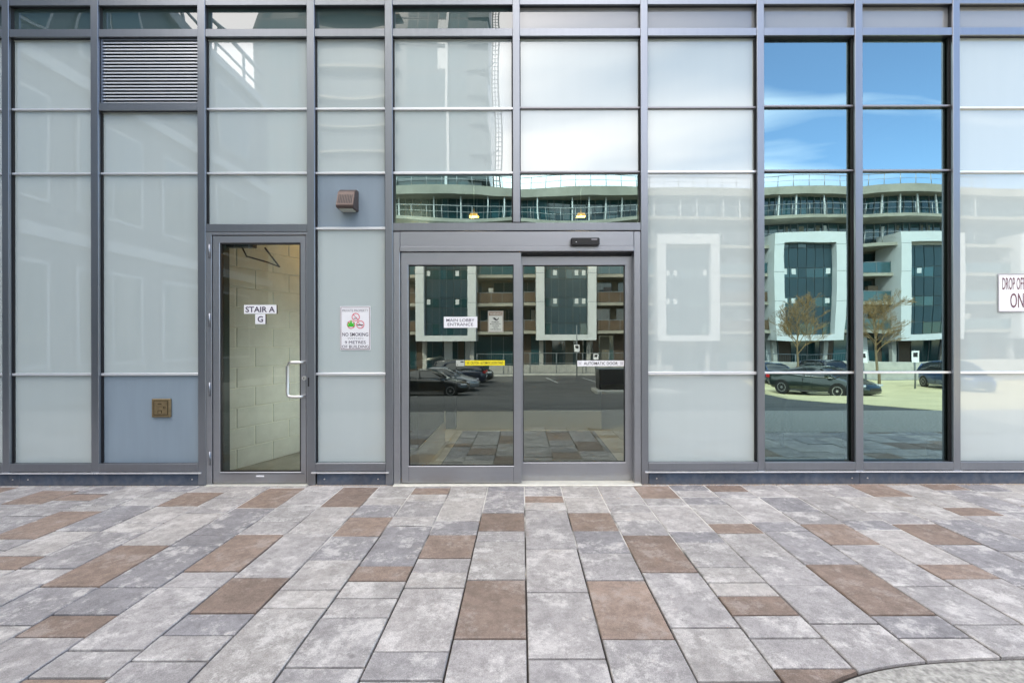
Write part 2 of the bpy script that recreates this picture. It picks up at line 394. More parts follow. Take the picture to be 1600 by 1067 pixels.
def paver_mat(name, cols, bloom, bloom_col):
    m, nt, b = new_mat(name)
    oi = nd(nt, 'ShaderNodeObjectInfo'); g = nd(nt, 'ShaderNodeNewGeometry')
    def ramp(src, p0, c0, p1, c1):
        r = nd(nt, 'ShaderNodeValToRGB'); e = r.color_ramp.elements
        e[0].position = p0; e[0].color = (c0,) * 3 + (1,); e[1].position = p1; e[1].color = (c1,) * 3 + (1,)
        nt.links.new(src, r.inputs[0]); return r.outputs[0]
    def mixer(mode, fac, a, bb):
        n = nd(nt, 'ShaderNodeMixRGB', blend_type=mode)
        for sock, v in ((n.inputs[0], fac), (n.inputs[1], a), (n.inputs[2], bb)):
            if isinstance(v, (int, float)): sock.default_value = v
            elif isinstance(v, tuple): sock.default_value = (*v, 1)
            else: nt.links.new(v, sock)
        return n.outputs[0]
    def noise_(vec, sc, det, ro):
        n = nd(nt, 'ShaderNodeTexNoise', Scale=sc, Detail=det, Roughness=ro); nt.links.new(vec, n.inputs['Vector']); return n.outputs[0]
    rp = nd(nt, 'ShaderNodeValToRGB'); els = rp.color_ramp.elements
    for i, (p, c) in enumerate(cols):
        e = els[i] if i < 2 else els.new(p)
        e.position = p; e.color = (*c, 1)
    nt.links.new(oi.outputs['Random'], rp.inputs[0])
    cx = nd(nt, 'ShaderNodeVectorMath', operation='MULTIPLY_ADD')
    nt.links.new(oi.outputs['Random'], cx.inputs[0]); cx.inputs[1].default_value = (37, 19, 5); nt.links.new(g.outputs['Position'], cx.inputs[2])
    P, W = cx.outputs[0], g.outputs['Position']
    grain = noise_(W, 330.0, 2.0, 0.6)
    mot = noise_(P, 17.0, 9.0, 0.78)
    big = noise_(P, 6.0, 12.0, 0.80)
    worn = noise_(W, 1.6, 5.0, 0.6)
    c = mixer('MULTIPLY', 1.0, rp.outputs[0], ramp(mot, 0.38, 0.76, 0.60, 1.14))
    c = mixer('MULTIPLY', 1.0, c, ramp(worn, 0.35, 0.86, 0.65, 1.08))
    c = mixer('MIX', ramp(big, bloom[0], 0.0, bloom[1], bloom[2]), c, bloom_col)
    c = mixer('MULTIPLY', 1.0, c, ramp(grain, 0.34, 0.72, 0.66, 1.2))
    # old gum and drip marks
    vo = nd(nt, 'ShaderNodeTexVoronoi', Scale=3.1); nt.links.new(W, vo.inputs['Vector'])
    sep_ = nd(nt, 'ShaderNodeSeparateColor'); nt.links.new(vo.outputs['Color'], sep_.inputs[0])
    gt = nd(nt, 'ShaderNodeMath', operation='GREATER_THAN'); gt.inputs[1].default_value = 0.55; nt.links.new(sep_.outputs[0], gt.inputs[0])
    wob = nd(nt, 'ShaderNodeMath', operation='MULTIPLY_ADD'); wob.inputs[1].default_value = 0.06; nt.links.new(mot, wob.inputs[0]); nt.links.new(vo.outputs['Distance'], wob.inputs[2])
    spot = nd(nt, 'ShaderNodeMath', operation='MULTIPLY'); nt.links.new(gt.outputs[0], spot.inputs[0]); nt.links.new(ramp(wob.outputs[0], 0.06, 0.5, 0.085, 0.0), spot.inputs[1])
    r7 = nd(nt, 'ShaderNodeValToRGB'); r7.color_ramp.interpolation = 'CONSTANT'
    r7.color_ramp.elements[0].color = (0.11, 0.10, 0.10, 1); r7.color_ramp.elements[1].position = 0.45; r7.color_ramp.elements[1].color = (0.62, 0.60, 0.58, 1)
    nt.links.new(sep_.outputs[1], r7.inputs[0])
    c = mixer('MIX', spot.outputs[0], c, r7.outputs[0])
    nt.links.new(c, b.inputs['Base Color'])
    b.inputs['Roughness'].default_value = 0.74
    hsum = nd(nt, 'ShaderNodeMath', operation='MULTIPLY_ADD'); hsum.inputs[1].default_value = 0.5; nt.links.new(grain, hsum.inputs[0]); nt.links.new(mot, hsum.inputs[2])
    bp = nd(nt, 'ShaderNodeBump', Strength=0.45, Distance=0.004)
    nt.links.new(hsum.outputs[0], bp.inputs['Height']); nt.links.new(bp.outputs[0], b.inputs['Normal'])
    return m
M['paver'] = paver_mat('grey_concrete_paver', [(0.0, (0.25, 0.24, 0.25)), (1.0, (0.44, 0.41, 0.385)), (0.16, (0.30, 0.285, 0.29)), (0.35, (0.40, 0.375, 0.355)), (0.55, (0.345, 0.325, 0.322)), (0.8, (0.42, 0.392, 0.378))], (0.51, 0.60, 0.66), (0.66, 0.63, 0.605))
M['paver_brown'] = paver_mat('brown_concrete_paver', [(0.0, (0.215, 0.16, 0.13)), (1.0, (0.32, 0.24, 0.195)), (0.5, (0.26, 0.195, 0.158))], (0.52, 0.60, 0.48), (0.43, 0.375, 0.34))
forecourt = thing('paved_forecourt', (0, -1.2, -0.012), 'grey and brown rectangular pavers in staggered rows before the entrance', None, kind='structure')
bm = bmesh.new()
rows_ = [[bm.verts.new((x, y, z)) for x in (-14, 14)] for y, z in ((0.3, -0.0035), (-0.5, -0.0042), (-1.2, -0.0065), (-1.7, -0.012), (-2.5, -0.016))]
for q, w in zip(rows_, rows_[1:]): bm.faces.new((q[0], w[0], w[1], q[1]))
mk('joint_bed', bm, M['sand'], forecourt)
PW, PU, PX0 = 0.306, 0.155, 0.02
def depth(py): return CD - 711 * CH / (py - VY)
browns = [(81, 765, 785), (81, 797, 838), (20, 866, 898), (175, 850, 913), (368, 834, 889), (373, 901, 957), (98, 958, 992), (82, 1056, 1085), (317, 768, 787), (439, 761, 787),
          (564, 760, 787), (574, 807, 835), (594, 883, 906), (699, 835, 872), (678, 762, 770), (785, 801, 827), (766, 905, 1000), (847, 774, 783), (923, 801, 827), (986, 906, 1000),
          (1023, 836, 894), (1016, 759, 776), (1143, 818, 834), (1303, 819, 850), (1451, 819, 850), (1357, 882, 964), (1492, 882, 905), (1188, 931, 963), (1283, 1044, 1075),
          (1502, 794, 805), (1357, 757.5, 775), (1124, 759, 767), (1448, 757, 765)]
colb = {}
for cx, yf, yn in browns:
    ym = (yf + yn) / 2
    xw = (cx - VX) * CH / (ym - VY)
    # the row the tile lies on is measured half way down it
    k = math.floor((xw - PX0) / PW)
    colb.setdefault(k, []).append((max(0.0, depth(yf)), depth(yn)))
rng = random.Random(5)
def pick(gap):
    out = []
    while gap > 0.01:
        u = rng.choice((1, 1, 2, 2, 2, 3, 3)) * PU
        if gap - u < 0.10: u = gap
        u = min(u, gap); out.append(u); gap -= u
    return out
extra = bmesh.new()
npav = 0
for k in range(-44, 44):
    xa, xb = PX0 + k * PW, PX0 + (k + 1) * PW
    end = max(apron_edge(xa), apron_edge(xb)) - 0.01
    pieces = []; y = 0.0
    for (y0, y1) in sorted(colb.get(k, [])):
        if y0 < y - 0.02: y0 = y
        if y1 - y0 < 0.05: continue
        n = max(1, round((y1 - y0) / PU)); L = y1 - y0 if n < 1 else n * PU * 0.995
        if y0 - y > 0.02:
            for u in pick(y0 - y): pieces.append((y, y + u, False)); y += u
        L = min(L, end + 0.3 - y)
        pieces.append((y, y + L, True)); y += L
    if k not in colb:
        # rows away from the readable ones get their own scatter of brown pavers
        y = -rng.random() * 0.3
    while y < end + 0.3:
        u = rng.choice((1, 1, 2, 2, 2, 3, 3)) * PU
        br = rng.random() < 0.13 and k not in colb
        pieces.append((max(0.0, y), y + u, br)); y += u
    vis = -18 <= k <= 17
    for (a, bb, br) in pieces:
        if a >= end: continue
        if a < end < bb and False: pass
        bm = bmesh.new() if vis else extra
        gg = 0.0040; gy = 0.0058
        jit = lambda: rng.uniform(-0.0008, 0.0008)
        zt = rng.uniform(-0.0022, 0.0022)
        # outline, clipped to the curved apron edge
        if bb <= min(apron_edge(xa), apron_edge(xb)) - 0.006:
            pts = [(xa + gg + jit(), -a - gy + jit()), (xb - gg + jit(), -a - gy + jit()), (xb - gg + jit(), -bb + gy), (xa + gg + jit(), -bb + gy)]
        else:
            keep = []
            for q_ in range(13):
                xx = xa + gg + (xb - xa - 2 * gg) * q_ / 12
                e_ = min(bb - gy, apron_edge(xx) - 0.010)
                if e_ > a + gg + 0.008: keep.append((xx, -e_))
            if len(keep) < 3:
                if vis: bm.free()
                continue
            pts = [(keep[0][0], -a - gy), (keep[-1][0], -a - gy)] + keep[::-1]
        top = [bm.verts.new((px_, py_, 0.0 + zt + rng.uniform(-0.0006, 0.0006))) for px_, py_ in pts]
        cxm = sum(p[0] for p in pts) / len(pts); cym = sum(p[1] for p in pts) / len(pts)
        def inset(v, d):
            return Vector((v[0] + (d if v[0] < cxm else -d), v[1] + (d if v[1] < cym else -d), 0))
        for v, p in zip(top, pts):
            q = inset(p, 0.0035); v.co.x, v.co.y = q.x, q.y
        rim = [bm.verts.new((p[0], p[1], zt - 0.0035)) for p in pts]
        bot = [bm.verts.new((p[0], p[1], -0.02)) for p in pts]
        fs = [bm.faces.new(top)]
        n = len(pts)
        for i in range(n):
            j = (i + 1) % n
            fs.append(bm.faces.new((top[i], rim[i], rim[j], top[j]))); fs.append(bm.faces.new((rim[i], bot[i], bot[j], rim[j])))
        if vis:
            mk('paver', bm, M['paver_brown'] if br else M['paver'], forecourt); npav += 1
        else:
            for f in fs: f.material_index = 1 if br else 0
far = mk('outlying_paving', extra, [M['paver'], M['paver_brown']], forecourt)
far['kind'] = 'stuff'
print('pavers', npav)
# grit and dust gathered where the paving meets the wall
gb = bmesh.new()
for i in range(1500):
    x = rng.uniform(-4.6, 4.6) if i < 350 else rng.uniform(1.0, 4.6) 
    if i >= 1350: x = rng.uniform(-1.8, -1.15)
    if -1.05 < x < 1.0 and rng.random() < 0.9: continue
    y = -abs(rng.gauss(0, 0.016)); r = rng.uniform(0.002, 0.007)
    v = [gb.verts.new((x + r * math.cos(t), y + r * math.sin(t), 0.001)) for t in (0, 2.1, 4.2)] + [gb.verts.new((x, y, r * 1.1))]
    for q in ((0, 1, 3), (1, 2, 3), (2, 0, 3)): gb.faces.new([v[i_] for i_ in q])
M['grit'] = pmat('dusty_grit', (0.46, 0.37, 0.29), 0.95, var=0.4, scale=60)
gr = mk('grit', gb, M['grit'], None)
tag(gr, 'fine grit and sand lying along the foot of the glass wall', 'grit', kind='stuff')

# ------------------------------------------------------------------ the glazed building
bld = thing('glazed_building', (0, 0, 0), 'glass and aluminium curtain wall building with the lobby entrance', 'building')
def pane(name, px0, px1, py0, py1, m, y=0.045, bow=None, parent=None, thick=0.02):
    x0, x1, z0, z1 = X(px0 - 3), X(px1 + 3), Z(py1 + 3), Z(py0 - 3)
    return wpane(name, x0, x1, z0, z1, m, y, bow, parent, thick)
def wpane(name, x0, x1, z0, z1, m, y, bow=None, parent=None, thick=0.02, see=False):
    n = 12
    if bow is None: bow = random.choice((-1, 1)) * random.uniform(0.0003, 0.0009)
    tx, tz = random.uniform(-0.0012, 0.0012), random.uniform(-0.0010, 0.0010)
    bm = bmesh.new()
    G = []
    for j in range(n + 1):
        row = []
        for i in range(n + 1):
            u, v = 2 * i / n - 1, 2 * j / n - 1
            row.append(bm.verts.new((x0 + (x1 - x0) * i / n, y - bow * (1 - u * u) * (1 - v * v) + tx * u * (x1 - x0) / 2 + tz * v * (z1 - z0) / 2, z0 + (z1 - z0) * j / n)))
        G.append(row)
    for j in range(n):
        for i in range(n):
            f = bm.faces.new((G[j][i], G[j][i + 1], G[j + 1][i + 1], G[j + 1][i])); f.smooth = True
    # sides and inner face
    c = [bm.verts.new(p.co) for p in (G[0][0], G[0][n], G[n][n], G[n][0])]
    d = [bm.verts.new((p.co.x, y + thick, p.co.z)) for p in c]
    for k in range(4):
        f = bm.faces.new((c[k], d[k], d[(k + 1) % 4], c[(k + 1) % 4])); f.material_index = 1
    f = bm.faces.new(d[::-1]); f.material_index = 1
    bmesh.ops.recalc_face_normals(bm, faces=[f for f in bm.faces if f.material_index == 1])
    inner = M['glass_in'] if m in (M['vis'], M['door_glass'], M['stair_glass']) else m
    return mk(name, bm, [m, inner], parent or bld, recalc=False)

MULL = [(3, 14), (142, 154), (309, 321), (480, 492), (602, 614), (802, 813), (1002, 1013), (1184, 1195), (1337, 1349), (1490, 1501), (1655, 1667), (1800, 1812)]
OUT = [(-960 + 160 * i, -949 + 160 * i) for i in range(6)]
ZT = Z(-36)
for i, (a, b) in enumerate(OUT + MULL):
    zb = Z(737)
    if (a, b) in ((309, 321), (480, 492), (602, 614), (1002, 1013)): zb = 0.002
    if (a, b) == (802, 813): zb = Z(347)
    bm = bmesh.new()
    x0, x1 = X(a), X(b)
    box(bm, x0, x1, 0.0, 0.02, zb, ZT, 0.0022)                 # snap-on cap
    o = mk('mullion', bm, M['alum'], bld)
    bm = bmesh.new(); box(bm, x0 + 0.003, x1 - 0.003, 0.021, 0.14, zb, ZT)
    mk('mullion_core', bm, M['alum_shaded'], o)
allm = OUT + MULL
def tran(px0, px1, py0, py1, y0=0.004, core=True, name='transom', m=None):
    o = bx(name, X(px0) + 0.001, X(px1) - 0.001, y0, y0 + 0.018, Z(py1), Z(py0), m or M['alum'], bld, 0.002)
    if core: bx('transom_core', X(px0) + 0.002, X(px1) - 0.002, y0 + 0.019, 0.12, Z(py1) + 0.003, Z(py0) - 0.003, M['alum_shaded'], o)
    return o
def strip(px0, px1, py, h=4, kind='strip', y0=0.026):
    bx('cover_strip', X(px0) - 0.012, X(px1) + 0.012, y0, 0.05, Z(py + h / 2), Z(py - h / 2), M[kind], bld, 0.003)
def bay(px0, px1, top, rows, strips, sill=True, ttop=True):
    tran(px0, px1, -30, 7); tran(px0, px1, 44, 56)
    pane('clerestory_pane', px0, px1, 8, 44, M[top], y=0.05)
    for r in rows:
        nm = {'sp': 'spandrel_panel', 'sp_grey': 'spandrel_panel', 'blue': 'metal_panel', 'vis': 'window_pane'}[r[2]]
        bow = r[3] if len(r) > 3 else (0.00001 if r[2] == 'blue' else None)
        po_ = pane(nm, px0, px1, r[0], r[1], M[r[2]], y=0.055 if r[2] == 'vis' else 0.046, bow=bow)
        for (a_, b_) in ((px0, px0 + 1.2), (px1 - 1.2, px1)):
            bx('gasket', X(a_) - 0.004, X(b_), 0.030, 0.0445, Z(r[1]), Z(r[0]), M['gasket'], po_)  # black seal lines that also draw a contact shadow at the panel edges
    for s in strips: strip(px0, px1, *s)
    if sill:
        o = tran(px0, px1, 723, 735.5, y0=0.0)
        bx('sill_flashing', X(px0) - 0.03, X(px1) + 0.03, -0.012, 0.02, Z(738.4), Z(736.6), M['strip'], o)
W3 = [(167, 3.3), (268, 3.3), (584, 4)]
D3 = [(166, 3, 'strip_dark'), (267, 3, 'strip_dark')]
gen = [(59, 165, 'sp'), (169, 266, 'sp'), (270, 582, 'sp'), (586, 722, 'sp')]
for (a, b), (c, d) in zip(allm[:6], allm[1:7]): bay(b, c, 'sp_teal', gen, W3)
bay(14, 142, 'sp_teal', gen, W3)
bay(154, 309, 'sp_teal', [(173, 266, 'sp'), (270, 582, 'sp'), (586, 722, 'blue')], W3[1:])
bay(321, 480, 'sp_teal', [(59, 165, 'sp'), (169, 266, 'sp'), (270, 349, 'sp')], W3[:2], sill=False)
bay(492, 602, 'sp_teal', [(59, 165, 'sp'), (169, 266, 'sp'), (270, 353, 'blue'), (357, 582, 'sp'), (586, 722, 'sp')], W3 + [(355, 4)])
bay(614, 802, 'sp_teal', [(59, 165, 'sp'), (169, 266, 'sp'), (270, 348, 'vis', -0.0005)], [(167, 4), (268, 4)], sill=False)
bay(813, 1002, 'sp_grey', [(59, 165, 'sp'), (168, 266, 'sp'), (270, 348, 'vis', -0.0006)], D3, sill=False)
bay(1013, 1184, 'sp_grey', gen, [(166, 3, 'strip_dark'), (267, 3.5), (584, 5)])
VR = [(58, 162, 'vis'), (166, 264, 'vis'), (268, 582, 'vis', -0.0014), (585, 722, 'vis', 0.0003)]
VS = [(164, 3, 'strip_dark'), (265.5, 3, 'strip_dark'), (583.5, 3.5)]
bay(1195, 1337, 'sp_grey', VR, VS)
bay(1349, 1490, 'sp_grey', VR, VS)
bay(1501, 1655, 'sp_grey', gen, W3)
bay(1667, 1800, 'sp_grey', gen, W3)
# louvre
lv = rg('vent_louvre', (X(154), X(309), Z(159), Z(57)), (X(157), X(307), Z(157.5), Z(59)), 0.024, 0.06, M['alum'], bld)
bx('louvre_backing', X(154), X(309), 0.056, 0.075, Z(160), Z(56), M['gasket'], lv)
for i in range(19):
    zc = Z(62 + i * 5.25)
    bm = bmesh.new()
    pr = [(0.034, zc + 0.006), (0.034, zc - 0.006), (0.036, zc - 0.006), (0.036, zc + 0.003), (0.052, zc + 0.010), (0.052, zc + 0.012)]
    vv = [[bm.verts.new((x, p, q)) for p, q in pr] for x in (X(156.5), X(307.5))]
    bm.faces.new(vv[0]); bm.faces.new(vv[1][::-1])
    for k in range(6): bm.faces.new((vv[0][k], vv[0][(k + 1) % 6], vv[1][(k + 1) % 6], vv[1][k]))
    mk('slat', bm, M['strip'], lv)
tran(154, 309, 159, 171)
tran(321, 480, 349, 361)
tran(614, 1002, 348, 360)
# plinths
for (p0, p1) in ((-960, 311), (494, 602), (1014, 1812)):
    step = 330
    q = p0
    while q < p1:
        q1 = min(q + step, p1)
        o = bx('plinth', X(q) + 0.0012, X(q1) - 0.0012, 0.008, 0.06, 0.0, Z(738.8), M['plinth'], bld, 0.0015)
        for sx_ in (q + 12, q1 - 12):
            bm = bmesh.new(); disc_y(bm, X(sx_), Z(748), 0.0045, 0.0095, 0.006, 10); mk('screw', bm, M['steel'], o)
        q = q1

# ---- stair door
yd = 0.012
jamb = bmesh.new()
rg('door_frame', (X(321), X(481), 0.003, Z(361.5)), (X(330), X(478), 0.0, Z(366)), 0.006, 0.12, M['alum_door'], bld, 0.0015)
ld = rg('stair_door', (X(331), X(477), Z(755), Z(367)), (X(342), X(468.5), Z(737), Z(378)), yd, yd + 0.045, M['alum_door'], bld, 0.003)
rg('glazing_bead', (X(341.6), X(468.9), Z(737.4), Z(377.6)), (X(344), X(466.8), Z(735.6), Z(380)), yd + 0.004, yd + 0.04, M['gasket'], ld)
wpane('glass_pane', X(341), X(470), Z(738), Z(377), M['stair_glass'], yd + 0.016, 0.0001, ld, 0.012)
bx('bottom_rail_trim', X(343), X(474), yd - 0.004, yd - 0.0005, Z(740), Z(738.4), M['alum'], ld)
bx('maker_plate', X(399), X(411), yd - 0.003, yd - 0.0005, Z(744.5), Z(742), M['white'], ld)
bx('kick_threshold', X(323), X(481), -0.03, 0.1, 0.001, 0.008, M['threshold'], ld)
for hy in (391, 499, 607, 715):
    bm = bmesh.new()
    tube(bm, [(X(327), yd - 0.008, Z(hy + 10.5)), (X(327), yd - 0.008, Z(hy - 10.5))], 0.0085, 10)
    h = mk('hinge', bm, M['alum'], ld, True)
    for s in (-3.5, 3.5):
        bm = bmesh.new(); annulus_y(bm, X(327), 0, 0, 0, 0.0088, 0.0092, 10); bm.free()
hp = [(476, 564), (459, 564)]
pts = [(X(474), yd + 0.01, Z(565)), (X(474), yd - 0.05, Z(565)), (X(471), yd - 0.06, Z(565)), (X(460), yd - 0.062, Z(565)), (X(455.5), yd - 0.062, Z(566.5)), (X(453.6), yd - 0.062, Z(571)),
       (X(453.6), yd - 0.062, Z(612)), (X(455), yd - 0.062, Z(616.5)), (X(459), yd - 0.062, Z(618)), (X(471), yd - 0.06, Z(618)), (X(474), yd - 0.05, Z(618)), (X(474), yd + 0.01, Z(618))]
tb('pull_handle', pts, 0.0125, M['steel'], ld, 10)
bm = bmesh.new(); disc_y(bm, X(474.5), Z(590), yd - 0.010, yd + 0.002, 0.019, 20); lk = mk('lock_cylinder', bm, M['steel'], ld)
bx('keyhole', X(474), X(475), yd - 0.0115, yd - 0.0095, Z(592), Z(588.5), M['black'], lk)
bx('strike_plate', X(481), X(483), -0.003, 0.004, Z(603), Z(589), M['gasket'], ld)
bx('inner_jamb', X(338, 0.08), X(352.5, 0.08), 0.062, 0.135, 0.002, Z(368), M['jamb_dark'], ld)  # jamb return; the dark reflection in the reveal is put into its colour
# closer arm behind the glass
yc = 0.12
tb('door_closer_arm', [(X(378, yc), yc, Z(384, yc)), (X(380, yc), yc + 0.05, Z(398, yc)), (X(402, yc), yc + 0.16, Z(404, yc)), (X(420, yc), yc + 0.18, Z(411, yc)), (X(408, yc), yc + 0.06, Z(384, yc))], 0.008, M['plastic'], ld, 6)
bx('door_closer', X(352, yc), X(398, yc), yc - 0.03, yc + 0.04, Z(386, yc), Z(377, yc), M['plastic'], ld, 0.004)

# ---- sliding entrance
yo = 0.004
bx('door_jamb', X(614.5), X(625), 0.002, 0.16, 0.002, Z(362), M['alum_door'], bld, 0.003)
bx('door_jamb', X(991), X(1001.5), 0.002, 0.16, 0.002, Z(362), M['alum_door'], bld, 0.003)
hd = bx('door_header', X(625.5), X(990.5), 0.0, 0.16, Z(384.5), Z(362), M['alum_door'], bld, 0.003)
bx('header_lip', X(625.5), X(990.5), -0.010, 0.158, Z(393), Z(385), M['alum_door'], hd, 0.003)
sl = rg('sliding_door', (X(626.5), X(814.5), Z(754.5), Z(394)), (X(638), X(802.5), Z(728), Z(413.5)), yo, yo + 0.045, M['alum_door'], bld, 0.003)
wpane('glass_pane', X(636), X(804), Z(730), Z(412), M['door_glass'], yo + 0.018, 0.00015, sl, 0.012)
rg('glazing_bead', (X(637.7), X(802.8), Z(728.3), Z(413.2)), (X(639), X(801.4), Z(726.8), Z(414.8)), yo + 0.006, yo + 0.04, M['gasket'], sl)
for e in (638.2, 802.0):
    bx('stile_groove', X(e) - 0.0012, X(e) + 0.0012, yo - 0.0006, yo + 0.004, Z(752), Z(730), M['alum_shaded'], sl)
ys = 0.082
k2 = lambda px: X(px, ys)
s2 = rg('sliding_door', (k2(812), k2(990), Z(751, ys), Z(400.5, ys)), (k2(817), k2(976.5), Z(722.5, ys), Z(414.5, ys)), ys, ys + 0.045, M['alum_door'], bld, 0.003)
wpane('glass_pane', k2(812), k2(978), Z(724, ys), Z(413, ys), M['door_glass'], ys + 0.018, 0.00015, s2, 0.012)
rg('glazing_bead', (k2(816.8), k2(976.7), Z(722.8, ys), Z(414.2, ys)), (k2(818), k2(975.6), Z(721.5, ys), Z(415.6, ys)), ys + 0.006, ys + 0.04, M['gasket'], s2)
bx('track_cover', k2(815), k2(990), ys + 0.01, ys + 0.06, Z(399.5, ys), Z(393, ys), M['alum_shaded'], bld)
bx('threshold', X(615), X(1001), -0.045, 0.2, 0.001, 0.011, M['threshold'], bld, 0.003)

# ---- body above and behind (casts the entrance's shade; unseen steps shaped to set its edge)
M['upper'] = pmat('upper_facade_glass', (0.10, 0.13, 0.14), 0.12, 0.0, spec=0.8)
M['slabc'] = pmat('slab_edge_concrete', (0.52, 0.51, 0.48), 0.8, var=0.1, scale=1.5)
M['dark_in'] = pmat('dark_interior_paint', (0.05, 0.055, 0.05), 0.7)
bx('upper_body', -9.6, 5.44, 0.13, 1.2, ZT + 0.35, 31, M['upper'], bld)
bx('upper_body', -9.6, 3.4, 1.21, 6.0, ZT + 0.35, 31, M['upper'], bld)
bx('upper_body', -9.6, 0.8, 6.01, 14.0, ZT + 0.35, 31, M['upper'], bld)
for i in range(9): bx('floor_band', -9.65, 5.49, 0.03, 1.25, ZT + 0.02 + 3.2 * i, ZT + 0.36 + 3.2 * i, M['slabc'], bld)
bx('upper_body_west', -42, -9.62, 0.6, 20, -0.05, 28, M['upper'], bld)
bx('end_wall', 5.30, 5.44, 0.145, 9.9, 0.0, ZT, M['slabc'], bld)
bx('podium_roof', -9.6, 5.3, 0.15, 10.0, ZT - 0.03, ZT + 0.01, M['slabc'], bld)
bx('service_wall', -9.5, -2.98, 0.16, 0.30, 0.0, ZT - 0.01, M['dark_in'], bld)

# ---- lobby behind the glass
M['tile'] = pmat('beige_floor_tile', (0.72, 0.66, 0.50), 0.35, var=0.08, scale=2)
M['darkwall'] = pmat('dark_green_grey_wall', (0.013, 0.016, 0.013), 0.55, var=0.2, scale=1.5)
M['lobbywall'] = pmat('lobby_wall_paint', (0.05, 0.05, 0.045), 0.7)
M['mat'] = pmat('ribbed_entrance_mat', (0.075, 0.078, 0.075), 0.8, var=0.2, scale=8)
M['pale'] = pmat('pale_column_plaster', (0.5, 0.48, 0.42), 0.7)
fl = bx('lobby_floor', -1.6, 5.25, 0.20, 9.0, -0.05, 0.0, M['tile'], bld)
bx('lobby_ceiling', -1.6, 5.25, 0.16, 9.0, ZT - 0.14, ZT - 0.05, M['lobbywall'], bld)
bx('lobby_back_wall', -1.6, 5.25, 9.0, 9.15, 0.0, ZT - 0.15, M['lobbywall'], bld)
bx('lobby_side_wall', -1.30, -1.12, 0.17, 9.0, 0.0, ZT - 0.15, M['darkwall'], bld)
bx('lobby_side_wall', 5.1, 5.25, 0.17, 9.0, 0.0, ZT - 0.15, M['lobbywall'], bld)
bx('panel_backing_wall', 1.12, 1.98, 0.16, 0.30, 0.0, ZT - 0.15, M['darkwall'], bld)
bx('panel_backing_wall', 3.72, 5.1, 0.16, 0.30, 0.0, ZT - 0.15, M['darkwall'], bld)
mt = bx('entrance_mat', -0.80, 0.98, 0.24, 2.30, 0.0, 0.010, M['mat'], bld)
for i in range(40):
    bx('mat_rib', -0.79, 0.97, 0.26 + i * 0.051, 0.282 + i * 0.051, 0.0105, 0.0145, M['strip_dark'], mt)
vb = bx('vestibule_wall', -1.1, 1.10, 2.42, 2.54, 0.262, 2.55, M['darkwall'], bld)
bx('vestibule_base', -1.1, 1.10, 2.405, 2.55, 0.001, 0.26, M['tile'], vb)
bx('skirting', -1.118, -1.10, 0.2, 8.9, 0.0, 0.17, M['tile'], bld)
# concierge counter along the left side of the vestibule
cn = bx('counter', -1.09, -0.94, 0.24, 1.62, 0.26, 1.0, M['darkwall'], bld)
bx('counter_base', -1.09, -0.93, 0.23, 1.63, 0.001, 0.259, M['tile'], cn)
tb('counter_rail', [(-0.97, 0.25, 1.02), (-0.97, 1.55, 1.02), (-0.95, 1.64, 1.00)], 0.032, M['alum'], cn, 10)
bx('counter_return', -0.92, -0.80, 1.62, 1.72, 0.17, 1.0, M['darkwall'], cn)
for cxp in (1440,):
    yy = 2.6
    bx('lobby_column', X(1425, yy), X(1458, yy), yy, yy + 0.3, 0.001, ZT - 0.16, M['pale'], bld)
# ---- stairwell behind the stair door
M['cmu'] = pmat('painted_block', (0.60, 0.63, 0.60), 0.75, var=0.07, scale=7, bump=0.25, bscale=140)
M['mortar'] = pmat('block_mortar', (0.70, 0.71, 0.64), 0.9)
M['stairdark'] = pmat('stair_soffit_paint', (0.36, 0.29, 0.17), 0.8)
M['stairfloor'] = pmat('stair_floor_concrete', (0.24, 0.25, 0.22), 0.7, var=0.15, scale=5)
ang = math.atan2(0.78, 0.32)
p0 = Vector((-2.90, 0.14, 0)); du = Vector((math.cos(ang), math.sin(ang), 0)); dn = Vector((du.y, -du.x, 0))
def wall_box(bm, u0, u1, z0, z1, d0, d1, bev=0.0):
    v = []
    for u in (u0, u1):
        for d in (d0, d1):
            for z in (z0, z1):
                v.append(bm.verts.new(p0 + du * u + dn * d + Vector((0, 0, z))))
    fs = [bm.faces.new([v[i] for i in q]) for q in ((0, 1, 3, 2), (4, 6, 7, 5), (0, 4, 5, 1), (2, 3, 7, 6), (0, 2, 6, 4), (1, 5, 7, 3))]
    if bev:
        bmesh.ops.bevel(bm, geom=list({e for f in fs for e in f.edges}), offset=bev, segments=1, affect='EDGES')
bm = bmesh.new(); wall_box(bm, 0.0, 2.6, 0.0, 2.75, -0.12, -0.006)
sw = mk('stair_wall', bm, M['mortar'], bld)
for c in range(14):
    u = -0.2 if c % 2 else 0.0
    while u < 2.55:
        u0, u1 = max(0.0, u), min(2.58, u + 0.39)
        if u1 - u0 > 0.04:
            bm = bmesh.new(); wall_box(bm, u0 + 0.003, u1 - 0.003, c * 0.195 + 0.003, c * 0.195 + 0.191, -0.05, 0.0, 0.004)
            mk('block', bm, M['cmu'], sw)
        u += 0.396
bx('stair_floor', -3.0, -1.34, 0.13, 3.4, -0.05, 0.001, M['stairfloor'], bld)
bx('stair_ceiling', -3.0, -1.34, 0.13, 3.4, 2.76, 2.85, M['stairdark'], bld)
bx('stair_back_wall', -3.0, -1.34, 2.6, 2.72, 0.002, 2.755, M['stairdark'], bld)
bx('stair_side_wall', -1.42, -1.33, 0.15, 2.6, 0.002, 2.755, M['stairdark'], bld)
bx('stair_side_wall', -2.97, -2.90, 0.15, 0.9, 0.002, 2.755, M['darkwall'], bld)
